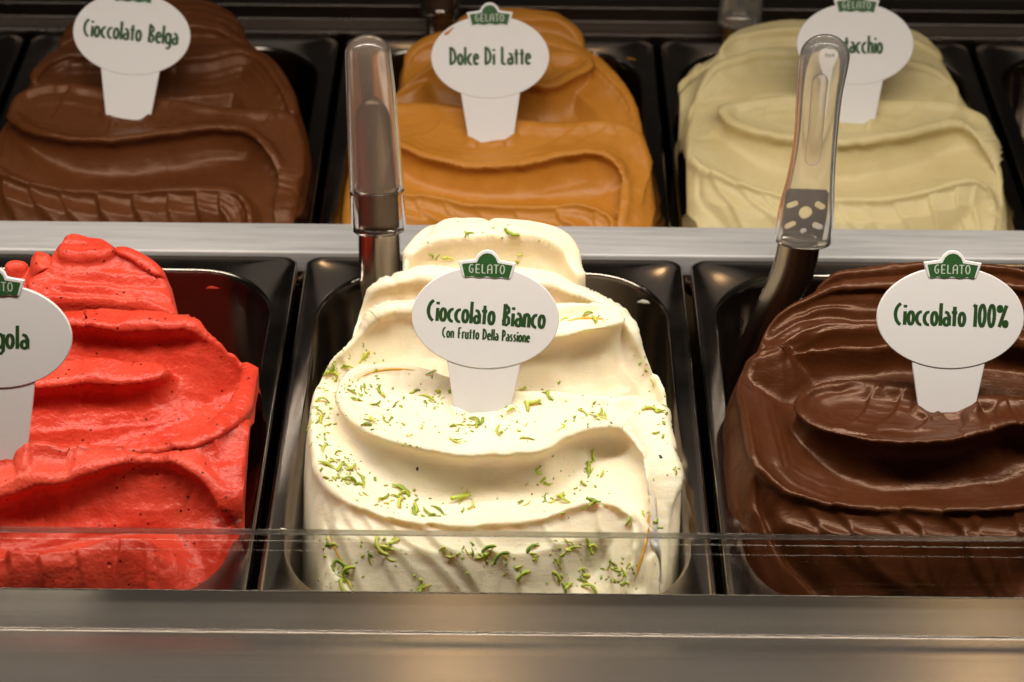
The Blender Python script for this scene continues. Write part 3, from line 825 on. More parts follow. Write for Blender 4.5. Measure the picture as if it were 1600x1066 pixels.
pist = m.finish([(1067, 190), (1063, 250), (1072, 310), (1090, 390), (1180, 450), (1350, 470), (1500, 450), (1572, 390), (1580, 315), (1576, 250), (1555, 190), (1540, 160), (1504, 118), (1476, 70), (1440, 40), (1340, 18), (1200, 20), (1135, 42), (1085, 66), (1048, 98), (1050, 122), (1084, 130), (1070, 165)],
                'pistachio_gelato', 'pale green pistachio gelato at the right of the rear row', M['pistachio'], extra=pist_extra)

# ---- milk brown chocolate, rear left
m = Mound(-1, 1, 83)
m.body([(-20, 250), (-20, 380), (60, 420), (350, 420), (460, 380), (476, 270), (460, 140), (400, 60), (300, 40), (110, 50), (40, 110), (0, 170)])
m.layer([(-20, 240), (0, 266), (28, 281), (69, 293), (121, 300), (191, 303), (260, 298), (320, 294), (360, 300), (381, 319), (385, 350), (380, 390), (462, 380, -.004), (474, 270, -.004), (450, 215, -.008), (300, 190, -.014), (130, 180, -.014), (20, 160, -.006)],
        0.0, H=0.0085, w=0.005, rim=0.0014, dish=0.0060, push=0.0014)
m.layer([(90, 60), (140, 50), (260, 40), (340, 42), (388, 56), (386, 30), (350, 2), (200, -6), (110, 20)], 0.0, H=0.014, w=0.007, rim=0.0003, dish=0, push=0.0012)
m.layer([(50, 118), (80, 92), (150, 84), (260, 92), (330, 88), (378, 78), (410, 96), (436, 124), (452, 165), (466, 150), (455, 105), (420, 75), (380, 58), (200, 60), (90, 70), (45, 100)], -0.001, H=0.014, w=0.009, rim=0.0005, dish=0, push=0.0012)
m.layer([(12, 176), (21, 189), (45, 202), (94, 213), (156, 218), (208, 214), (278, 206), (330, 201), (382, 205), (415, 224), (433, 257), (431, 298), (430, 370), (466, 370, -.004), (476, 270, -.005), (474, 200, -.003), (451, 168), (399, 170), (347, 168), (295, 160), (239, 151), (190, 142), (156, 138), (104, 130), (45, 132), (21, 147)],
        0.0, H=0.025, w=0.0074, rim=0.0018, dish=0.0040, push=0.0050)
m.stroke([(35, 152), (50, 144), (80, 140), (110, 138)], -0.0016, 0.0012)
for k in range(3):
    m.stroke([(30 + 5 * k, 188 - 3 * k), (94, 208 - 4 * k), (156, 212 - 4 * k), (278, 200 - 4 * k), (370, 200 - 3 * k)], 0.0004 * (-1) ** k, 0.0007)
for xs in [[(110, 135), (95, 160), (85, 185)], [(165, 170), (178, 190), (168, 206)], [(265, 165), (275, 180), (262, 196)], [(430, 172), (425, 185), (410, 200)]]:
    m.stroke(xs, 0.0009, 0.0007, 'step', 0.004, taper=0.3)
fan(m, [(0, 275), (45, 292), (90, 302), (150, 308), (210, 308), (265, 304), (310, 300), (345, 304)], [(40, 400), (110, 400), (160, 400), (190, 400), (240, 400), (280, 400), (325, 400), (362, 400)], 0.0025, 0.006, -10, 0.0008)
m.stroke([(420, 215), (445, 255), (442, 300), (450, 360)], 0.0012, 0.0009, 'step', 0.004)
m.stroke([(405, 212), (430, 250), (428, 290), (425, 340)], -0.0016, 0.0014)
for k in range(7):
    m.stroke([(100, 50 - 4 * k), (200, 34 - 5 * k), (300, 36 - 5 * k), (385, 52 - 6 * k)], 0.0008 * (-1) ** k, 0.0009)
for k in range(3):
    m.stroke([(60, 110 - 8 * k), (130, 92 - 7 * k), (240, 92 - 7 * k), (370, 80 - 6 * k)], 0.0006 * (-1) ** k, 0.0009)
stem_bumps(m, 200, 186, 33)
belga = m.finish([(-30, 240), (-30, 390), (60, 450), (220, 470), (400, 450), (466, 390), (478, 270), (484, 190), (466, 128), (442, 86), (394, 50), (380, 15), (330, -14), (180, -20), (100, 20), (82, 52), (45, 90), (5, 150)],
                 'milk_chocolate_gelato', 'brown milk chocolate gelato at the left of the rear row', M['belga'])

def bvh_of(o):
    return BVHTree.FromPolygons([o.matrix_world @ v.co for v in o.data.vertices], [tuple(p.vertices) for p in o.data.polygons])

bpy.context.view_layer.update()
BV = {k: bvh_of(o) for k, o in (('white', white), ('dark', dark), ('straw', straw), ('caramel', caramel), ('pist', pist), ('belga', belga))}

def hit(key, px, py):
    d = ray(px, py).normalized()
    p, n, i, t = BV[key].ray_cast(CAM, d)
    if p is None: return None, None
    if n.dot(d) > 0: n = -n
    return p, n
# ------------------------------------------------------------------ lime zest
def shred_mesh(seed):
    r = random.Random(seed)
    n = 9
    L = r.uniform(0.0024, 0.0062); curl = r.choice((-1, 1)) * r.uniform(0.0, 1.9); w = r.uniform(0.00035, 0.00075); t = 0.00030
    lift = r.uniform(0.0002, 0.0013); tw = r.uniform(-1.2, 1.2)
    vs, fs = [], []
    x = y = 0.0; a = -curl / 2
    for i in range(n + 1):
        u = i / n
        ww = w * (0.35 + 0.65 * math.sin(math.pi * min(max(u, 0.06), 0.94)) ** 0.5) * r.uniform(0.55, 1.3)
        nx, ny = -math.sin(a), math.cos(a)
        z = 0.0002 + lift * (math.sin(math.pi * u) if seed % 2 else u ** 2)
        tl = math.sin(tw * (u - 0.5)) * ww * 0.8
        for k, (du, dz) in enumerate(((-1, 0), (0.2, 0.35), (1, 0), (0, -0.6))):
            vs.append((x + nx * ww * du, y + ny * ww * du, z + dz * t * 1.6 + du * tl))
        x += math.cos(a) * L / n; y += math.sin(a) * L / n
        a += curl / n * r.uniform(0.5, 1.5)
    cx = sum(v[0] for v in vs) / len(vs); cy = sum(v[1] for v in vs) / len(vs)
    vs = [(v[0] - cx, v[1] - cy, v[2]) for v in vs]
    for i in range(n):
        for k in range(4):
            fs.append((i * 4 + k, i * 4 + (k + 1) % 4, (i + 1) * 4 + (k + 1) % 4, (i + 1) * 4 + k))
    fs += [(3, 2, 1, 0), tuple(n * 4 + k for k in range(4))]
    me = bpy.data.meshes.new('zest_shred')
    me.from_pydata(vs, [], fs)
    me.polygons.foreach_set('use_smooth', [True] * len(fs))
    me.materials.append(M['zest'])
    return me

shreds = [shred_mesh(100 + i) for i in range(14)]
ZP = [(729,365),(768,370),(776,374),(798,363),(807,391),(815,388),(682,400),(662,402),(695,400),(546,553),(565,559),(572,558),(522,581),(516,580),(539,572),(505,609),(496,603),(503,626),(498,641),(487,663),(495,661),
      (513,663),(505,680),(487,695),(507,699),(526,708),(520,721),(531,734),(540,728),(548,732),(526,745),(548,751),(567,751),(522,505),(569,605),(548,613),(561,618),(589,590),(593,609),(587,631),(645,613),(686,614),(688,622),(667,629),(674,627),(673,583),
      (621,631),(600,650),(582,657),(574,665),(604,661),(612,655),(636,682),(658,669),(714,689),(708,665),(716,672),(736,663),(744,666),(742,657),(777,674),(820,665),(835,631),(824,635),(820,607),(796,639),(915,648),(936,646),(945,650),(928,631),
      (880,667),(856,618),(818,682),(919,493),(932,503),(880,497),(1014,529),(1022,542),(1020,556),(1026,562),(1029,570),(1020,598),(1038,635),(1040,648),(1025,644),(1025,676),(1066,726),(1055,736),(928,713),(926,737),(918,734),(943,742),(843,737),
      (824,755),(855,755),(867,779),(876,776),(882,769),(860,784),(911,757),(814,786),(738,791),(721,781),(729,769),(926,783),(1006,801),(1026,815),(984,815),(619,776),(629,770),(638,767),(604,786),(594,781),(624,786),(646,791),(648,801),(672,803),
      (685,796),(570,774),(551,750),(565,752),(512,842),(521,850),(526,889),(536,885),(543,892),(531,908),(536,916),(577,869),(596,855),(604,858),(612,874),(619,847),(692,857),(707,864),(722,856),(730,862),(763,862),(758,870),(768,879),(789,874),(831,856),
      (833,867),(894,850),(890,858),(884,848),(921,852),(811,884),(814,896),(729,896),(660,916),(672,915),(912,890),(917,898),(908,905),(872,903),(887,915),(924,920),(953,881),(963,891),(977,896),(972,904),(980,910),(982,884),(872,874)]
rz = random.Random(5)
for i, (px, py) in enumerate(ZP + [(a + rz.uniform(-9, 9), b + rz.uniform(-7, 7)) for a, b in ZP[::2]]):
    p, n = hit('white', px + rz.uniform(-2, 2), py + rz.uniform(-2, 2))
    if p is None or n.z < 0.05: continue
    o = bpy.data.objects.new('zest_shred', shreds[i % len(shreds)])
    col.objects.link(o)
    o.parent = white
    q = n.to_track_quat('Z', 'Y').to_matrix() @ Matrix.Rotation(rz.uniform(0, 6.28), 3, 'Z')
    k = rz.choice((0.6, 0.8, 1.0, 1.2, 1.45)) * rz.uniform(0.85, 1.15)
    o.matrix_local = Matrix.Translation(p - white.location) @ q.to_4x4() @ Matrix.Diagonal((k, k, k, 1))
# crumbs too small to pick apart
vs, fs = [], []
clus = ZP + [(600, 650), (560, 610), (520, 590), (500, 640), (530, 730), (920, 650), (1025, 560)] * 6
cnt = 0
while cnt < 650:
    px, py = rz.choice(clus)
    p, n = hit('white', px + rz.gauss(0, 17), py + rz.gauss(0, 12))
    if p is None or n.z < 0.1: continue
    cnt += 1
    s0 = rz.choice((1, 1, 1.8)) * rz.uniform(0.0002, 0.00045)
    q = n.to_track_quat('Z', 'Y').to_matrix() @ Matrix.Rotation(rz.uniform(0, 6.28), 3, 'Z')
    b = len(vs)
    for dx, dy, dz in ((-1.5, -.6, 0), (1.2, -.8, 0), (1.5, .6, 0), (-1, .8, 0), (-.6, -.2, .9), (.7, .2, .8)):
        vs.append(p - white.location + q @ Vector((dx * s0 * rz.uniform(.6, 1.3), dy * s0, dz * s0)))
    fs += [(b, b + 1, b + 5, b + 4), (b + 1, b + 2, b + 5), (b + 2, b + 3, b + 4, b + 5), (b + 3, b, b + 4), (b + 3, b + 2, b + 1, b)]
tag(mesh_obj('zest_crumbs', vs, fs, M['zest'], white), kind='stuff')
# passion fruit sauce showing in the creases
for path, r0 in (([(1016, 800), (1011, 840), (1000, 880), (988, 920)], 0.0011), ([(512, 805), (517, 840), (533, 876), (556, 908)], 0.0007), ([(556, 594), (580, 582), (615, 577), (655, 579)], 0.0006), ([(880, 503), (910, 497), (940, 498), (955, 501)], 0.0009)):
    P2 = spline(np.array(path, float), False, 9.0); rows = []
    for q in P2:
        p, n = hit('white', q[0], q[1])
        if p is not None: rows.append(p - white.location - n * r0 * 0.55)
    vs, fs = [], []
    for i, c in enumerate(rows):
        t = (rows[min(i + 1, len(rows) - 1)] - rows[max(i - 1, 0)]).normalized()
        a = t.orthogonal().normalized(); b = t.cross(a)
        rr = r0 * (0.25 + 0.75 * math.sin(math.pi * (i + 0.4) / len(rows)))
        vs += [c + (a * math.cos(k * math.pi / 4) + b * math.sin(k * math.pi / 4)) * rr for k in range(8)]
    for i in range(len(rows) - 1):
        fs += [(i * 8 + k, i * 8 + (k + 1) % 8, i * 8 + 8 + (k + 1) % 8, i * 8 + 8 + k) for k in range(8)]
    mesh_obj('sauce_streak', vs, fs, M['sauce'], white)
# dabs of gelato left on the steel
def pan_hit(key, px, py):
    o = PANS[key]
    t = BVHTree.FromPolygons([o.matrix_world @ v.co for v in o.data.vertices], [tuple(p.vertices) for p in o.data.polygons])
    d = ray(px, py).normalized()
    p, n, i, l = t.ray_cast(CAM, d)
    if p is None: return None, None
    return p, (-n if n.dot(d) > 0 else n)

for owner, key, mat, px, py, a, b, rot in ((white, (0, 0), 'white', 1008, 472, .0050, .0009, 20), (white, (0, 0), 'white', 448, 830, .0010, .0024, 0),
                                           (straw, (-1, 0), 'strawberry', 330, 450, .0040, .0008, 10), (dark, (1, 0), 'dark', 1160, 500, .0010, .0034, 20),
                                           (caramel, (0, 1), 'caramel', 985, 92, .0030, .0008, 30)):
    p, n = pan_hit(key, px, py)
    if p is None: continue
    q = n.to_track_quat('Z', 'Y').to_matrix() @ Matrix.Rotation(R(rot), 3, 'Z')
    vs = [p - owner.location + q @ Vector((0, 0, 0.00035))]; nn = 20
    for ring, (kk, h) in enumerate(((0.6, 0.0003), (1.0, -0.0001))):
        for i in range(nn):
            t = 2 * math.pi * i / nn; w = kk * (1 + 0.22 * math.sin(3 * t + px) + 0.12 * math.sin(7 * t + py))
            vs.append(p - owner.location + q @ Vector((a * w * math.cos(t), b * w * math.sin(t), h)))
    fs = [(0, 1 + i, 1 + (i + 1) % nn) for i in range(nn)] + [(1 + i, 1 + nn + i, 1 + nn + (i + 1) % nn, 1 + (i + 1) % nn) for i in range(nn)]
    mesh_obj('smear', vs, fs, M[mat], owner)
# a few passion fruit seeds caught in the cream
for px, py, k in ((652, 733, 1.0), (1031, 712, 1.0), (831, 772, 0.6), (516, 728, 0.6)):
    p, n = hit('white', px, py)
    me = bpy.data.meshes.new('passion_fruit_seed')
    bm = bmesh.new(); bmesh.ops.create_uvsphere(bm, u_segments=12, v_segments=8, radius=0.0011 * k)
    bmesh.ops.scale(bm, vec=(0.75, 1.2, 0.6), verts=bm.verts); bm.to_mesh(me); bm.free()
    me.polygons.foreach_set('use_smooth', [True] * len(me.polygons)); me.materials.append(M['seed'])
    o = bpy.data.objects.new('passion_fruit_seed', me); o.parent = white; col.objects.link(o)
    o.matrix_local = Matrix.Translation(p - white.location - n * 0.0005 * k) @ n.to_track_quat('Z', 'Y').to_matrix().to_4x4()

# ------------------------------------------------------------------ lettering: narrow hand-built stroke letters
def arc(cx, cy, rx, ry, a0, a1, n=14):
    return [(cx + rx * math.cos(R(a0 + (a1 - a0) * i / n)), cy + ry * math.sin(R(a0 + (a1 - a0) * i / n))) for i in range(n + 1)]

XH = 0.62
O_ = [arc(.135, XH / 2, .105, XH / 2 - .03, 0, 360, 20)]
G = {
    'C': (.36, [arc(.40, .47, .33, .50, 112, 250)]),
    'i': (.13, [[(.06, 0), (.06, .60)], [(.06, .76), (.06, .88)]]),
    'o': (.29, O_),
    'c': (.27, [arc(.21, XH / 2, .17, XH / 2 - .03, 80, 280)]),
    'l': (.13, [[(.06, 0), (.06, 1.0)]]),
    'a': (.29, [arc(.13, .19, .10, .16, 0, 360, 16), [(.24, .02), (.24, .40), (.17, .58), (.06, .62)]]),
    't': (.25, [[(.12, 0), (.12, .86)], [(.0, .60), (.23, .60)]]),
    'B': (.36, [[(.10, 0), (.10, 1.0)], [(.10, .98), (.26, .80), (.27, .66), (.12, .50)], [(.12, .50), (.28, .36), (.29, .14), (.20, .03), (.02, .12)], [(.0, .22), (.12, .22)]]),
    'n': (.31, [[(.06, 0), (.06, .60)], arc(.155, .40, .095, .20, 180, 0) + [(.25, 0)]]),
    'u': (.31, [[(.06, .60), (.06, .20)] + arc(.155, .20, .095, .18, 180, 360), [(.25, 0), (.25, .60)]]),
    'e': (.28, [[(.04, .33), (.24, .36)] + arc(.14, XH / 2, .105, XH / 2 - .03, 20, 320, 16)]),
    'g': (.30, [arc(.135, XH / 2, .105, XH / 2 - .03, 0, 360, 18), [(.245, .6), (.245, -.12), (.17, -.24), (.05, -.20)]]),
    'D': (.38, [[(.06, 0), (.06, 1.0)], [(.06, .98), (.20, .86), (.29, .60), (.30, .36), (.24, .16), (.06, .03)]]),
    'L': (.30, [[(.06, 1.0), (.06, .04)], [(.06, .04), (.26, .04)]]),
    'P': (.32, [[(.06, 0), (.06, 1.0)], [(.06, .97), (.22, .88), (.26, .66), (.20, .46), (.06, .40)]]),
    'F': (.34, [[(.10, 0), (.10, .96)], [(.10, .95), (.30, .95)], [(.0, .46), (.24, .46)]]),
    'r': (.22, [[(.06, 0), (.06, .60)], arc(.16, .42, .10, .17, 180, 60)]),
    's': (.25, [[(.20, .57), (.10, .60), (.05, .48), (.12, .34), (.19, .22), (.15, .06), (.03, .04)]]),
    'h': (.31, [[(.06, 0), (.06, 1.0)], arc(.155, .40, .095, .20, 180, 0) + [(.25, 0)]]),
    '1': (.17, [[(.02, .86), (.09, .98)], [(.09, 0), (.09, .98)]]),
    '0': (.34, [arc(.155, .5, .11, .47, 0, 360, 22)]),
    '%': (.46, [arc(.10, .82, .065, .12, 0, 360, 12), arc(.34, .16, .065, .12, 0, 360, 12), [(.10, .02), (.36, .98)]]),
    'G': (.36, [arc(.19, .5, .14, .46, 60, 300), [(.26, .12), (.26, .48), (.16, .48)]]),
    'E': (.32, [[(.06, 0), (.06, 1.0)], [(.06, .97), (.27, .97)], [(.0, .45), (.24, .45)], [(.06, .03), (.27, .03)]]),
    'A': (.36, [[(.05, 0), (.05, .80), (.14, .97), (.22, .97), (.29, .80), (.29, 0)], [(.05, .45), (.29, .45)]]),
    'T': (.32, [[(.0, .97), (.30, .97)], [(.15, 0), (.15, .97)]]),
    'O': (.36, [arc(.16, .5, .12, .47, 0, 360, 20)]),
    ' ': (.22, []),
}

def lettering(parent, name, text, width, cap, cu, cv, zoff, mat, tilt=0.0, weight=0.145, squeeze=None):
    adv = 0.035
    total = sum(G[c][0] + adv for c in text) - adv
    sx = width / total; sy = cap
    vs, fs = [], []
    x = -total / 2; ca, sa = math.cos(R(tilt)), math.sin(R(tilt))
    layer_i = 0
    rr = random.Random(len(text) + 3)
    for c in text:
        w, strokes = G[c]
        for st in strokes:
            pts = [((x + a) * sx, (b - 0.45) * sy) for a, b in st]
            closed = abs(st[0][0] - st[-1][0]) < 1e-6 and abs(st[0][1] - st[-1][1]) < 1e-6
            n = len(pts); b0 = len(vs)
            hw = weight * sy / 2
            for i, (px, py) in enumerate(pts):
                if closed:
                    q0, q1 = pts[(i - 1) % (n - 1)] if i else pts[n - 2], pts[(i + 1) % (n - 1) if i < n - 1 else 1]
                else:
                    q0, q1 = pts[max(i - 1, 0)], pts[min(i + 1, n - 1)]
                dx, dy = q1[0] - q0[0], q1[1] - q0[1]
                l = math.hypot(dx, dy) + 1e-12
                nx, ny = -dy / l, dx / l
                h2 = hw * rr.uniform(0.94, 1.06) * (0.85 + 0.25 * abs(nx))
                for sgn in (1, -1):
                    u, v = px + nx * h2 * sgn, py + ny * h2 * sgn
                    u, v = u * ca - v * sa, u * sa + v * ca
                    vs.append((u + cu, v + cv, zoff + layer_i * 2e-6))
            for i in range(n - 1):
                fs.append((b0 + 2 * i + 1, b0 + 2 * i + 3, b0 + 2 * i + 2, b0 + 2 * i))
            layer_i += 1
        x += w + adv
    return mesh_obj(name, vs, fs, mat, parent, False)

def slab(name, outline, z0, z1, mat, parent, bev=0.0004):
    n = len(outline)
    vs = [(u, v, z0) for u, v in outline] + [(u, v, z1) for u, v in outline]
    fs = [tuple(range(n - 1, -1, -1)), tuple(range(n, 2 * n))] + [(i, (i + 1) % n, n + (i + 1) % n, n + i) for i in range(n)]
    o = mesh_obj(name, vs, fs, mat, parent, False)
    if bev: bevel(o, bev, 2)
    return o

CREST = [(-11.8, 4.2), (-5.0, 5.2), (-3.8, 7.4), (-2.0, 8.8), (0, 9.2), (2.0, 8.8), (3.8, 7.4), (5.0, 5.2), (11.8, 4.2), (10.2, -0.6), (9.6, -2.2), (-9.6, -2.2), (-10.2, -0.6)]
CRESTG = [(-10.2, 3.2), (-4.2, 4.0), (-3.2, 6.2), (-1.7, 7.5), (0, 7.9), (1.7, 7.5), (3.2, 6.2), (4.2, 4.0), (10.2, 3.2), (8.8, -2.2), (6, -1.5), (3, -2.1), (0, -1.4), (-3, -2.1), (-6, -1.5), (-8.8, -2.2)]

def flavour_sign(key, base, lines, label, roll=0.0, yaw=0.0, tilt=28.0, hc=38.5, hcs=1.0, drip=False):
    p, n = hit(key, *base)
    e = empty('flavour_sign', p)
    up = Vector((0, math.sin(R(tilt)), math.cos(R(tilt)))); nn = Vector((0, -math.cos(R(tilt)), math.sin(R(tilt)))); ri = Vector((1, 0, 0))
    rot = Matrix((ri, up, nn)).transposed() @ Matrix.Rotation(R(-roll), 3, 'Z') @ Matrix.Rotation(R(yaw), 3, 'Y')
    e.matrix_world = Matrix.Translation(p) @ rot.to_4x4()
    tag(e, label, 'sign', 'oval flavour signs')
    mm = 0.00095
    hs = (hc - 14.5)
    st = [(-15.6, hs + 6), (-15.5, hs), (-11.6, 2), (-10.8, -8), (-8, -15), (8, -15), (10.8, -8), (11.6, 2), (15.5, hs), (15.6, hs + 6)]
    slab('stem', [(u * mm, v * mm) for u, v in st], -0.0018, 0.0001, M['sign'], e)
    ov = [(29.8 * math.cos(t) * mm, (hc + 20.8 * math.sin(t)) * mm) for t in [2 * math.pi * i / 72 for i in range(72)]]
    plate = slab('oval_plate', ov, -0.0016, 0.0004, M['sign'], e)
    cb = hc + 18.2
    crest = slab('crest', [(u * mm, (v + cb) * mm) for u, v in CREST], -0.0014, 0.0007, M['sign'], e)
    cg = mesh_obj('crest_print', [(u * mm, (v + cb) * mm, 0.00076) for u, v in CRESTG], [tuple(range(len(CRESTG) - 1, -1, -1))], M['crest'], crest, False)
    lettering(crest, 'crest_lettering', 'GELATO', 15.0 * mm, 3.6 * mm, 0.0, (cb + 1.3) * mm, 0.00080, M['paleink'], 0, 0.13)
    for text, w, cap, cu, cv, tl in lines:
        lettering(plate, 'lettering', text, w * mm, cap * mm, cu * mm, (hc + cv) * mm, 0.00043, M['ink'], tl)
    if drip:
        d = [(-22.5, 11.0), (-21.0, 11.6), (-18.6, 14.2), (-17.4, 15.4), (-19.2, 14.6), (-21.6, 13.0), (-23.2, 12.0)]
        mesh_obj('caramel_drip', [(u * mm, (hc + v) * mm, 0.00052) for u, v in d], [tuple(range(len(d) - 1, -1, -1))], M['drip'], plate, False)
    return e

flavour_sign('white', (753, 644), [('Cioccolato Bianco', 48.0, 8.8, 0.3, 1.2, -2.0), ('Con Frutto Della Passione', 35.5, 4.5, 0.5, -7.0, -1.2)],
             'white oval sign reading Cioccolato Bianco stuck in the white gelato', roll=1.6)
flavour_sign('dark', (1479, 644), [('Cioccolato 100%', 46.5, 9.2, 0.2, 0.8, -0.5)],
             'white oval sign reading Cioccolato 100% stuck in the dark chocolate gelato', roll=0.6)
flavour_sign('straw', (-4, 716), [('Fragola', 24.0, 9.2, 1.2, -0.5, -1.0)],
             'white oval sign cut off by the left edge in the strawberry gelato', roll=1.0, hc=49.0, tilt=23.0)
flavour_sign('belga', (200, 186), [('Cioccolato Belga', 48.5, 9.2, -0.5, 0.8, -2.0)],
             'white oval sign reading Cioccolato Belga stuck in the brown chocolate gelato', roll=3.0, hc=43)
flavour_sign('caramel', (767, 220), [('Dolce Di Latte', 41.0, 9.0, 0.0, 0.2, 0.0)],
             'white oval sign reading Dolce Di Latte with a small caramel drip', roll=-1.0, hc=42, drip=True)
flavour_sign('pist', (1332, 192), [('Pistacchio', 27.5, 9.0, 0.3, -0.6, 0.0)],
             'white oval sign in the pistachio gelato half hidden by a spatula handle', roll=0.5, hc=40)

# ------------------------------------------------------------------ spatulas
def curve3(pts, m):
    P = spline(np.array(pts, float), False, 0.0001)
    seg = np.r_[0, np.cumsum(np.linalg.norm(np.diff(P, axis=0), axis=1))]
    t = np.linspace(0, seg[-1], m)
    return [Vector([np.interp(v, seg, P[:, k]) for k in range(P.shape[1])][:3]) for v in t], [Vector([np.interp(v, seg, P[:, k]) for k in range(P.shape[1])])for v in t]

def loft(name, rows, section, mat, parent, origin, cap=True):
    """rows: (centre, side-scale, depth-scale); section: unit outline"""
    n = len(section); vs, fs = [], []
    for i, (c, a, b) in enumerate(rows):
        t = (rows[min(i + 1, len(rows) - 1)][0] - rows[max(i - 1, 0)][0]).normalized()
        if t.length < 0.5: t = Vector((0, 0, 1))
        s = Vector((1, 0, 0)) - t * t.x; s.normalize()
        nn = s.cross(t)
        for u, v in section:
            vs.append(c + s * u * a + nn * v * b - origin)
    for i in range(len(rows) - 1):
        for k in range(n):
            fs.append((i * n + k, i * n + (k + 1) % n, (i + 1) * n + (k + 1) % n, (i + 1) * n + k))
    if cap: fs += [tuple(range(n - 1, -1, -1)), tuple((len(rows) - 1) * n + k for k in range(n))]
    return mesh_obj(name, vs, fs, mat, parent)

ELL = [(math.cos(2 * math.pi * i / 40), math.sin(2 * math.pi * i / 40)) for i in range(40)]
ARC = [(math.sin(R(-80 + 160 * i / 20)), 0.55 * math.cos(R(-80 + 160 * i / 20))) for i in range(21)]
ARC = ARC + [(u * 0.90, v - 0.10) for u, v in reversed(ARC)]

def depth_scale(p):
    return (CROT.transposed() @ (p - CAM)).z * -1 / FPX

def rows_from(pts, m, ymap):
    """pts: (px, py, half width px) -> rows with centre and half width in metres"""
    out = []
    for px, py, hw in pts:
        c = at_y(px, py, ymap(py))
        out.append((c.x, c.y, c.z, hw * depth_scale(c)))
    P = spline(np.array(out), False, 0.0001)
    seg = np.r_[0, np.cumsum(np.linalg.norm(np.diff(P[:, :3], axis=0), axis=1))]
    t = np.linspace(0, seg[-1], m)
    I = [[np.interp(v, seg, P[:, k]) for k in range(4)] for v in t]
    return [(Vector(r[:3]), r[3]) for r in I]

def dome(rows, k=7, flat=0.75):
    """close the far end of a grip with a rounded cap"""
    (c1, w1), (c0, w0) = rows[-1], rows[-2]
    t = (c1 - c0).normalized()
    return rows + [(c1 + t * w1 * flat * math.sin(R(90 * i / k)), max(w1 * math.cos(R(90 * i / k)), 1e-5)) for i in range(1, k + 1)]

def plate_with_holes(name, outline, holes, thick, mat, parent, mw):
    cu = bpy.data.curves.new(name, 'CURVE'); cu.dimensions = '2D'; cu.fill_mode = 'BOTH'; cu.extrude = thick / 2
    for ring in [outline] + holes:
        sp = cu.splines.new('POLY'); sp.points.add(len(ring) - 1); sp.use_cyclic_u = True
        for pt, (u, v) in zip(sp.points, ring): pt.co = (u, v, 0, 1)
    tmp = bpy.data.objects.new('tmp', cu); col.objects.link(tmp)
    dg = bpy.context.evaluated_depsgraph_get()
    me = bpy.data.meshes.new_from_object(tmp.evaluated_get(dg))
    bpy.data.objects.remove(tmp)
    me.name = name; me.materials.clear(); me.materials.append(mat)
    o = bpy.data.objects.new(name, me); o.parent = parent; col.objects.link(o)
    o.matrix_local = mw
    return o

def ellipse(cx, cy, rx, ry, rot=0, n=20):
    ca, sa = math.cos(R(rot)), math.sin(R(rot))
    return [(cx + rx * math.cos(t) * ca - ry * math.sin(t) * sa, cy + rx * math.cos(t) * sa + ry * math.sin(t) * ca) for t in [2 * math.pi * i / n for i in range(n)]]

def slot(cx, cy, l, r, rot, n=8):
    ca, sa = math.cos(R(rot)), math.sin(R(rot)); pts = []
    for s0, a0 in ((1, -90), (-1, 90)):
        for i in range(n + 1):
            a = R(a0 + 180 * i / n)
            u, v = s0 * l + r * math.cos(a), r * math.sin(a)
            pts.append((cx + u * ca - v * sa, cy + u * sa + v * ca))
    return pts

def straight_spatula(label, shaft_px, grip_px, split, ymap):
    srows = rows_from(shaft_px, 24, ymap)
    org = srows[0][0].copy()
    e = empty('gelato_spatula', org); tag(e, label, 'spatula', 'gelato spatulas')
    loft('blade', [(c, w, w) for c, w in srows], ARC, M['blade'], e, org)
    g = rows_from(grip_px, 40, ymap)
    k = int(len(g) * split)
    low, high = g[:k + 1], g[k:]
    (c0, w0) = low[0]
    t = (low[1][0] - c0).normalized()
    low = [(c0 - t * w0 * 0.16 * math.cos(R(90 * i / 5)) , w0 * (0.72 + 0.28 * math.sin(R(90 * i / 5)))) for i in range(6)] + low[1:]
    loft('clear_collar', [(c, w, w * 0.72) for c, w in low], ELL, M['clear'], e, org)
    hi = dome(high, 9, 0.85)
    hi = [(hi[0][0] + t * 0.00012, hi[0][1])] + hi[1:]
    loft('grip', [(c, w, w * 0.72) for c, w in hi], ELL, M['frosted'], e, org)
    # steel tang seen through the grip
    m0 = int(len(g) * 0.0); m1 = int(len(g) * 0.60)
    tg = [(c, w * 0.86) for c, w in g[m0:m1]]
    w1 = tg[-1][1]; tt = (tg[-1][0] - tg[-2][0]).normalized(); c1 = tg[-1][0]
    tg += [(c1 + tt * w1 * 1.3 * math.sin(R(9 * i)), max(w1 * math.cos(R(9 * i)), 1e-5)) for i in range(1, 11)]
    loft('tang', [(c, w, 0.0042 * min(1, w / 0.004)) for c, w in tg], ELL, M['tang'], e, org)
    return e

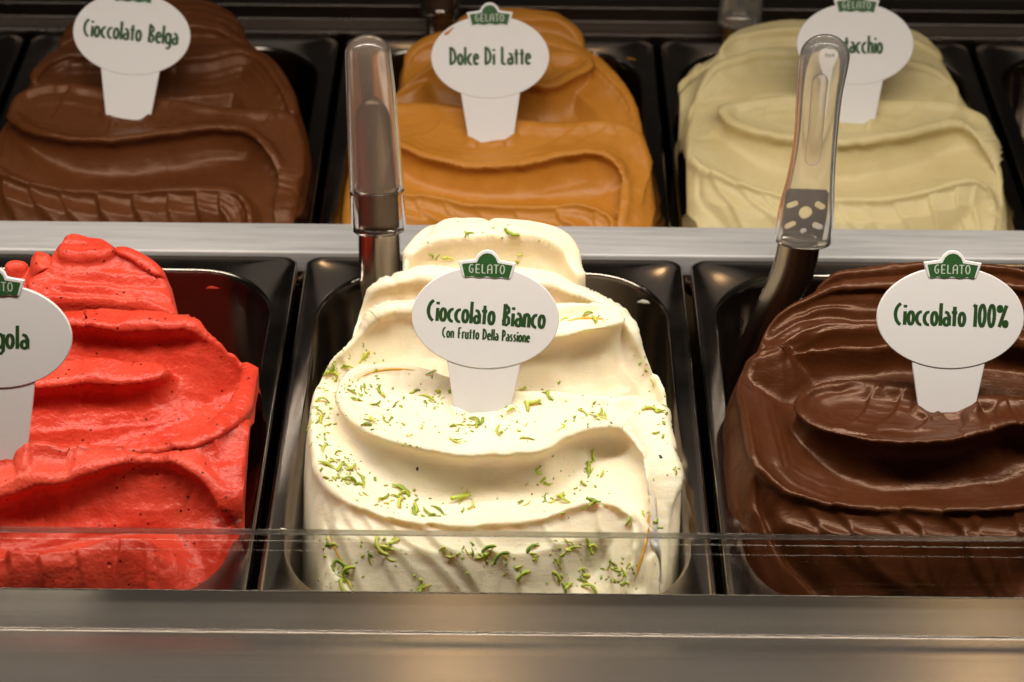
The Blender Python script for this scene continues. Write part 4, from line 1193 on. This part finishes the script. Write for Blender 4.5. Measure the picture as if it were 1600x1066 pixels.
def curved_spatula(label, shaft_px, grip_px, ymap):
    srows = rows_from(shaft_px, 30, ymap)
    org = srows[0][0].copy()
    e = empty('gelato_spatula', org); tag(e, label, 'spatula', 'gelato spatulas')
    loft('blade', [(c, w, w * 0.8) for c, w in srows], ARC, M['blade'], e, org)
    g = rows_from(grip_px, 46, ymap)
    (c0, w0) = g[0]; t = (g[1][0] - c0).normalized()
    low = [(c0 - t * w0 * 0.2 * math.cos(R(90 * i / 5)), w0 * (0.80 + 0.20 * math.sin(R(90 * i / 5)))) for i in range(6)]
    loft('grip', [(c, w, w * 0.62) for c, w in low + dome(g[1:], 9, 0.9)], ELL, M['amber'], e, org)
    # perforated tang inside the lower grip
    s = Vector((1, 0, 0)) - t * t.x; s.normalize(); nn = s.cross(t)
    mw = Matrix.Translation(c0 - org - nn * 0.001) @ Matrix((s, t, nn)).transposed().to_4x4()
    w = w0 * 0.88; h = w0 * 1.75
    out = [(-w * .9, -w0 * .1), (w * .9, -w0 * .1), (w, h * .5), (w * .97, h * .96), (w * .85, h), (-w * .85, h), (-w * .97, h * .96), (-w, h * .5)]
    holes = [ellipse(0, h * .52, w * .30, w * .28), ellipse(0, h * .13, w * .15, w * .12), slot(-w * .62, h * .68, w * .13, w * .14, 20), slot(w * .62, h * .68, w * .13, w * .14, -25),
             slot(-w * .62, h * .24, w * .13, w * .14, 25), slot(w * .62, h * .24, w * .13, w * .14, -20)]
    plate_with_holes('tang', out, holes, 0.0014, M['blade'], e, mw)
    # moulded hollow at the top of the grip
    n0, n1 = int(len(g) * 0.45), int(len(g) * 0.86)
    core = [(c, w * 0.40) for c, w in g[n0:n1]]
    core = [(core[0][0] - t * core[0][1] * math.cos(R(18 * i)), max(core[0][1] * math.sin(R(18 * i)), 1e-5)) for i in range(5)] + dome(core, 8, 1.0)
    loft('grip_core', [(c + Vector((0, 0.001, 0)), w, w * 0.5) for c, w in core], ELL, M['core'], e, org)
    return e

M['core'] = plastic('milky_core_plastic', (0.90, 0.84, 0.76), 0.35, 1.15)
straight_spatula('spatula with straight frosted grip standing behind the white gelato',
                 [(606, 560, 33), (598, 470, 33), (594, 420, 33), (592, 358, 33)],
                 [(592, 356, 43), (589, 300, 43), (584, 220, 41), (579, 140, 38.5), (575, 84, 36)], 0.23, lambda py: 0.206 + (356 - py) * 0.00005)
curved_spatula('spatula with curved clear grip standing in the dark chocolate gelato',
               [(1150, 620, 26), (1180, 545, 28), (1212, 480, 32), (1238, 425, 34), (1250, 372, 34)],
               [(1255, 374, 45), (1260, 330, 44), (1267, 280, 38), (1274, 220, 34.5), (1280, 150, 36), (1286, 105, 39), (1289, 88, 39)], lambda py: 0.206 + (374 - py) * 0.00006)
straight_spatula('spatula at the top edge standing behind the caramel gelato',
                 [(694, 130, 23), (692, 90, 23), (690, 50, 23), (688, 14, 23)],
                 [(688, 20, 31), (686, -40, 31), (684, -120, 29), (680, -200, 27)], 0.23, lambda py: 0.462 + (20 - py) * 0.00005)
curved_spatula('spatula at the top edge standing behind the pistachio gelato',
               [(1140, 140, 24), (1146, 100, 25), (1152, 60, 26), (1155, 26, 26)],
               [(1155, 36, 34), (1160, -10, 33), (1166, -60, 29), (1172, -120, 27), (1178, -190, 28), (1184, -230, 30)], lambda py: 0.462 + (36 - py) * 0.00006)
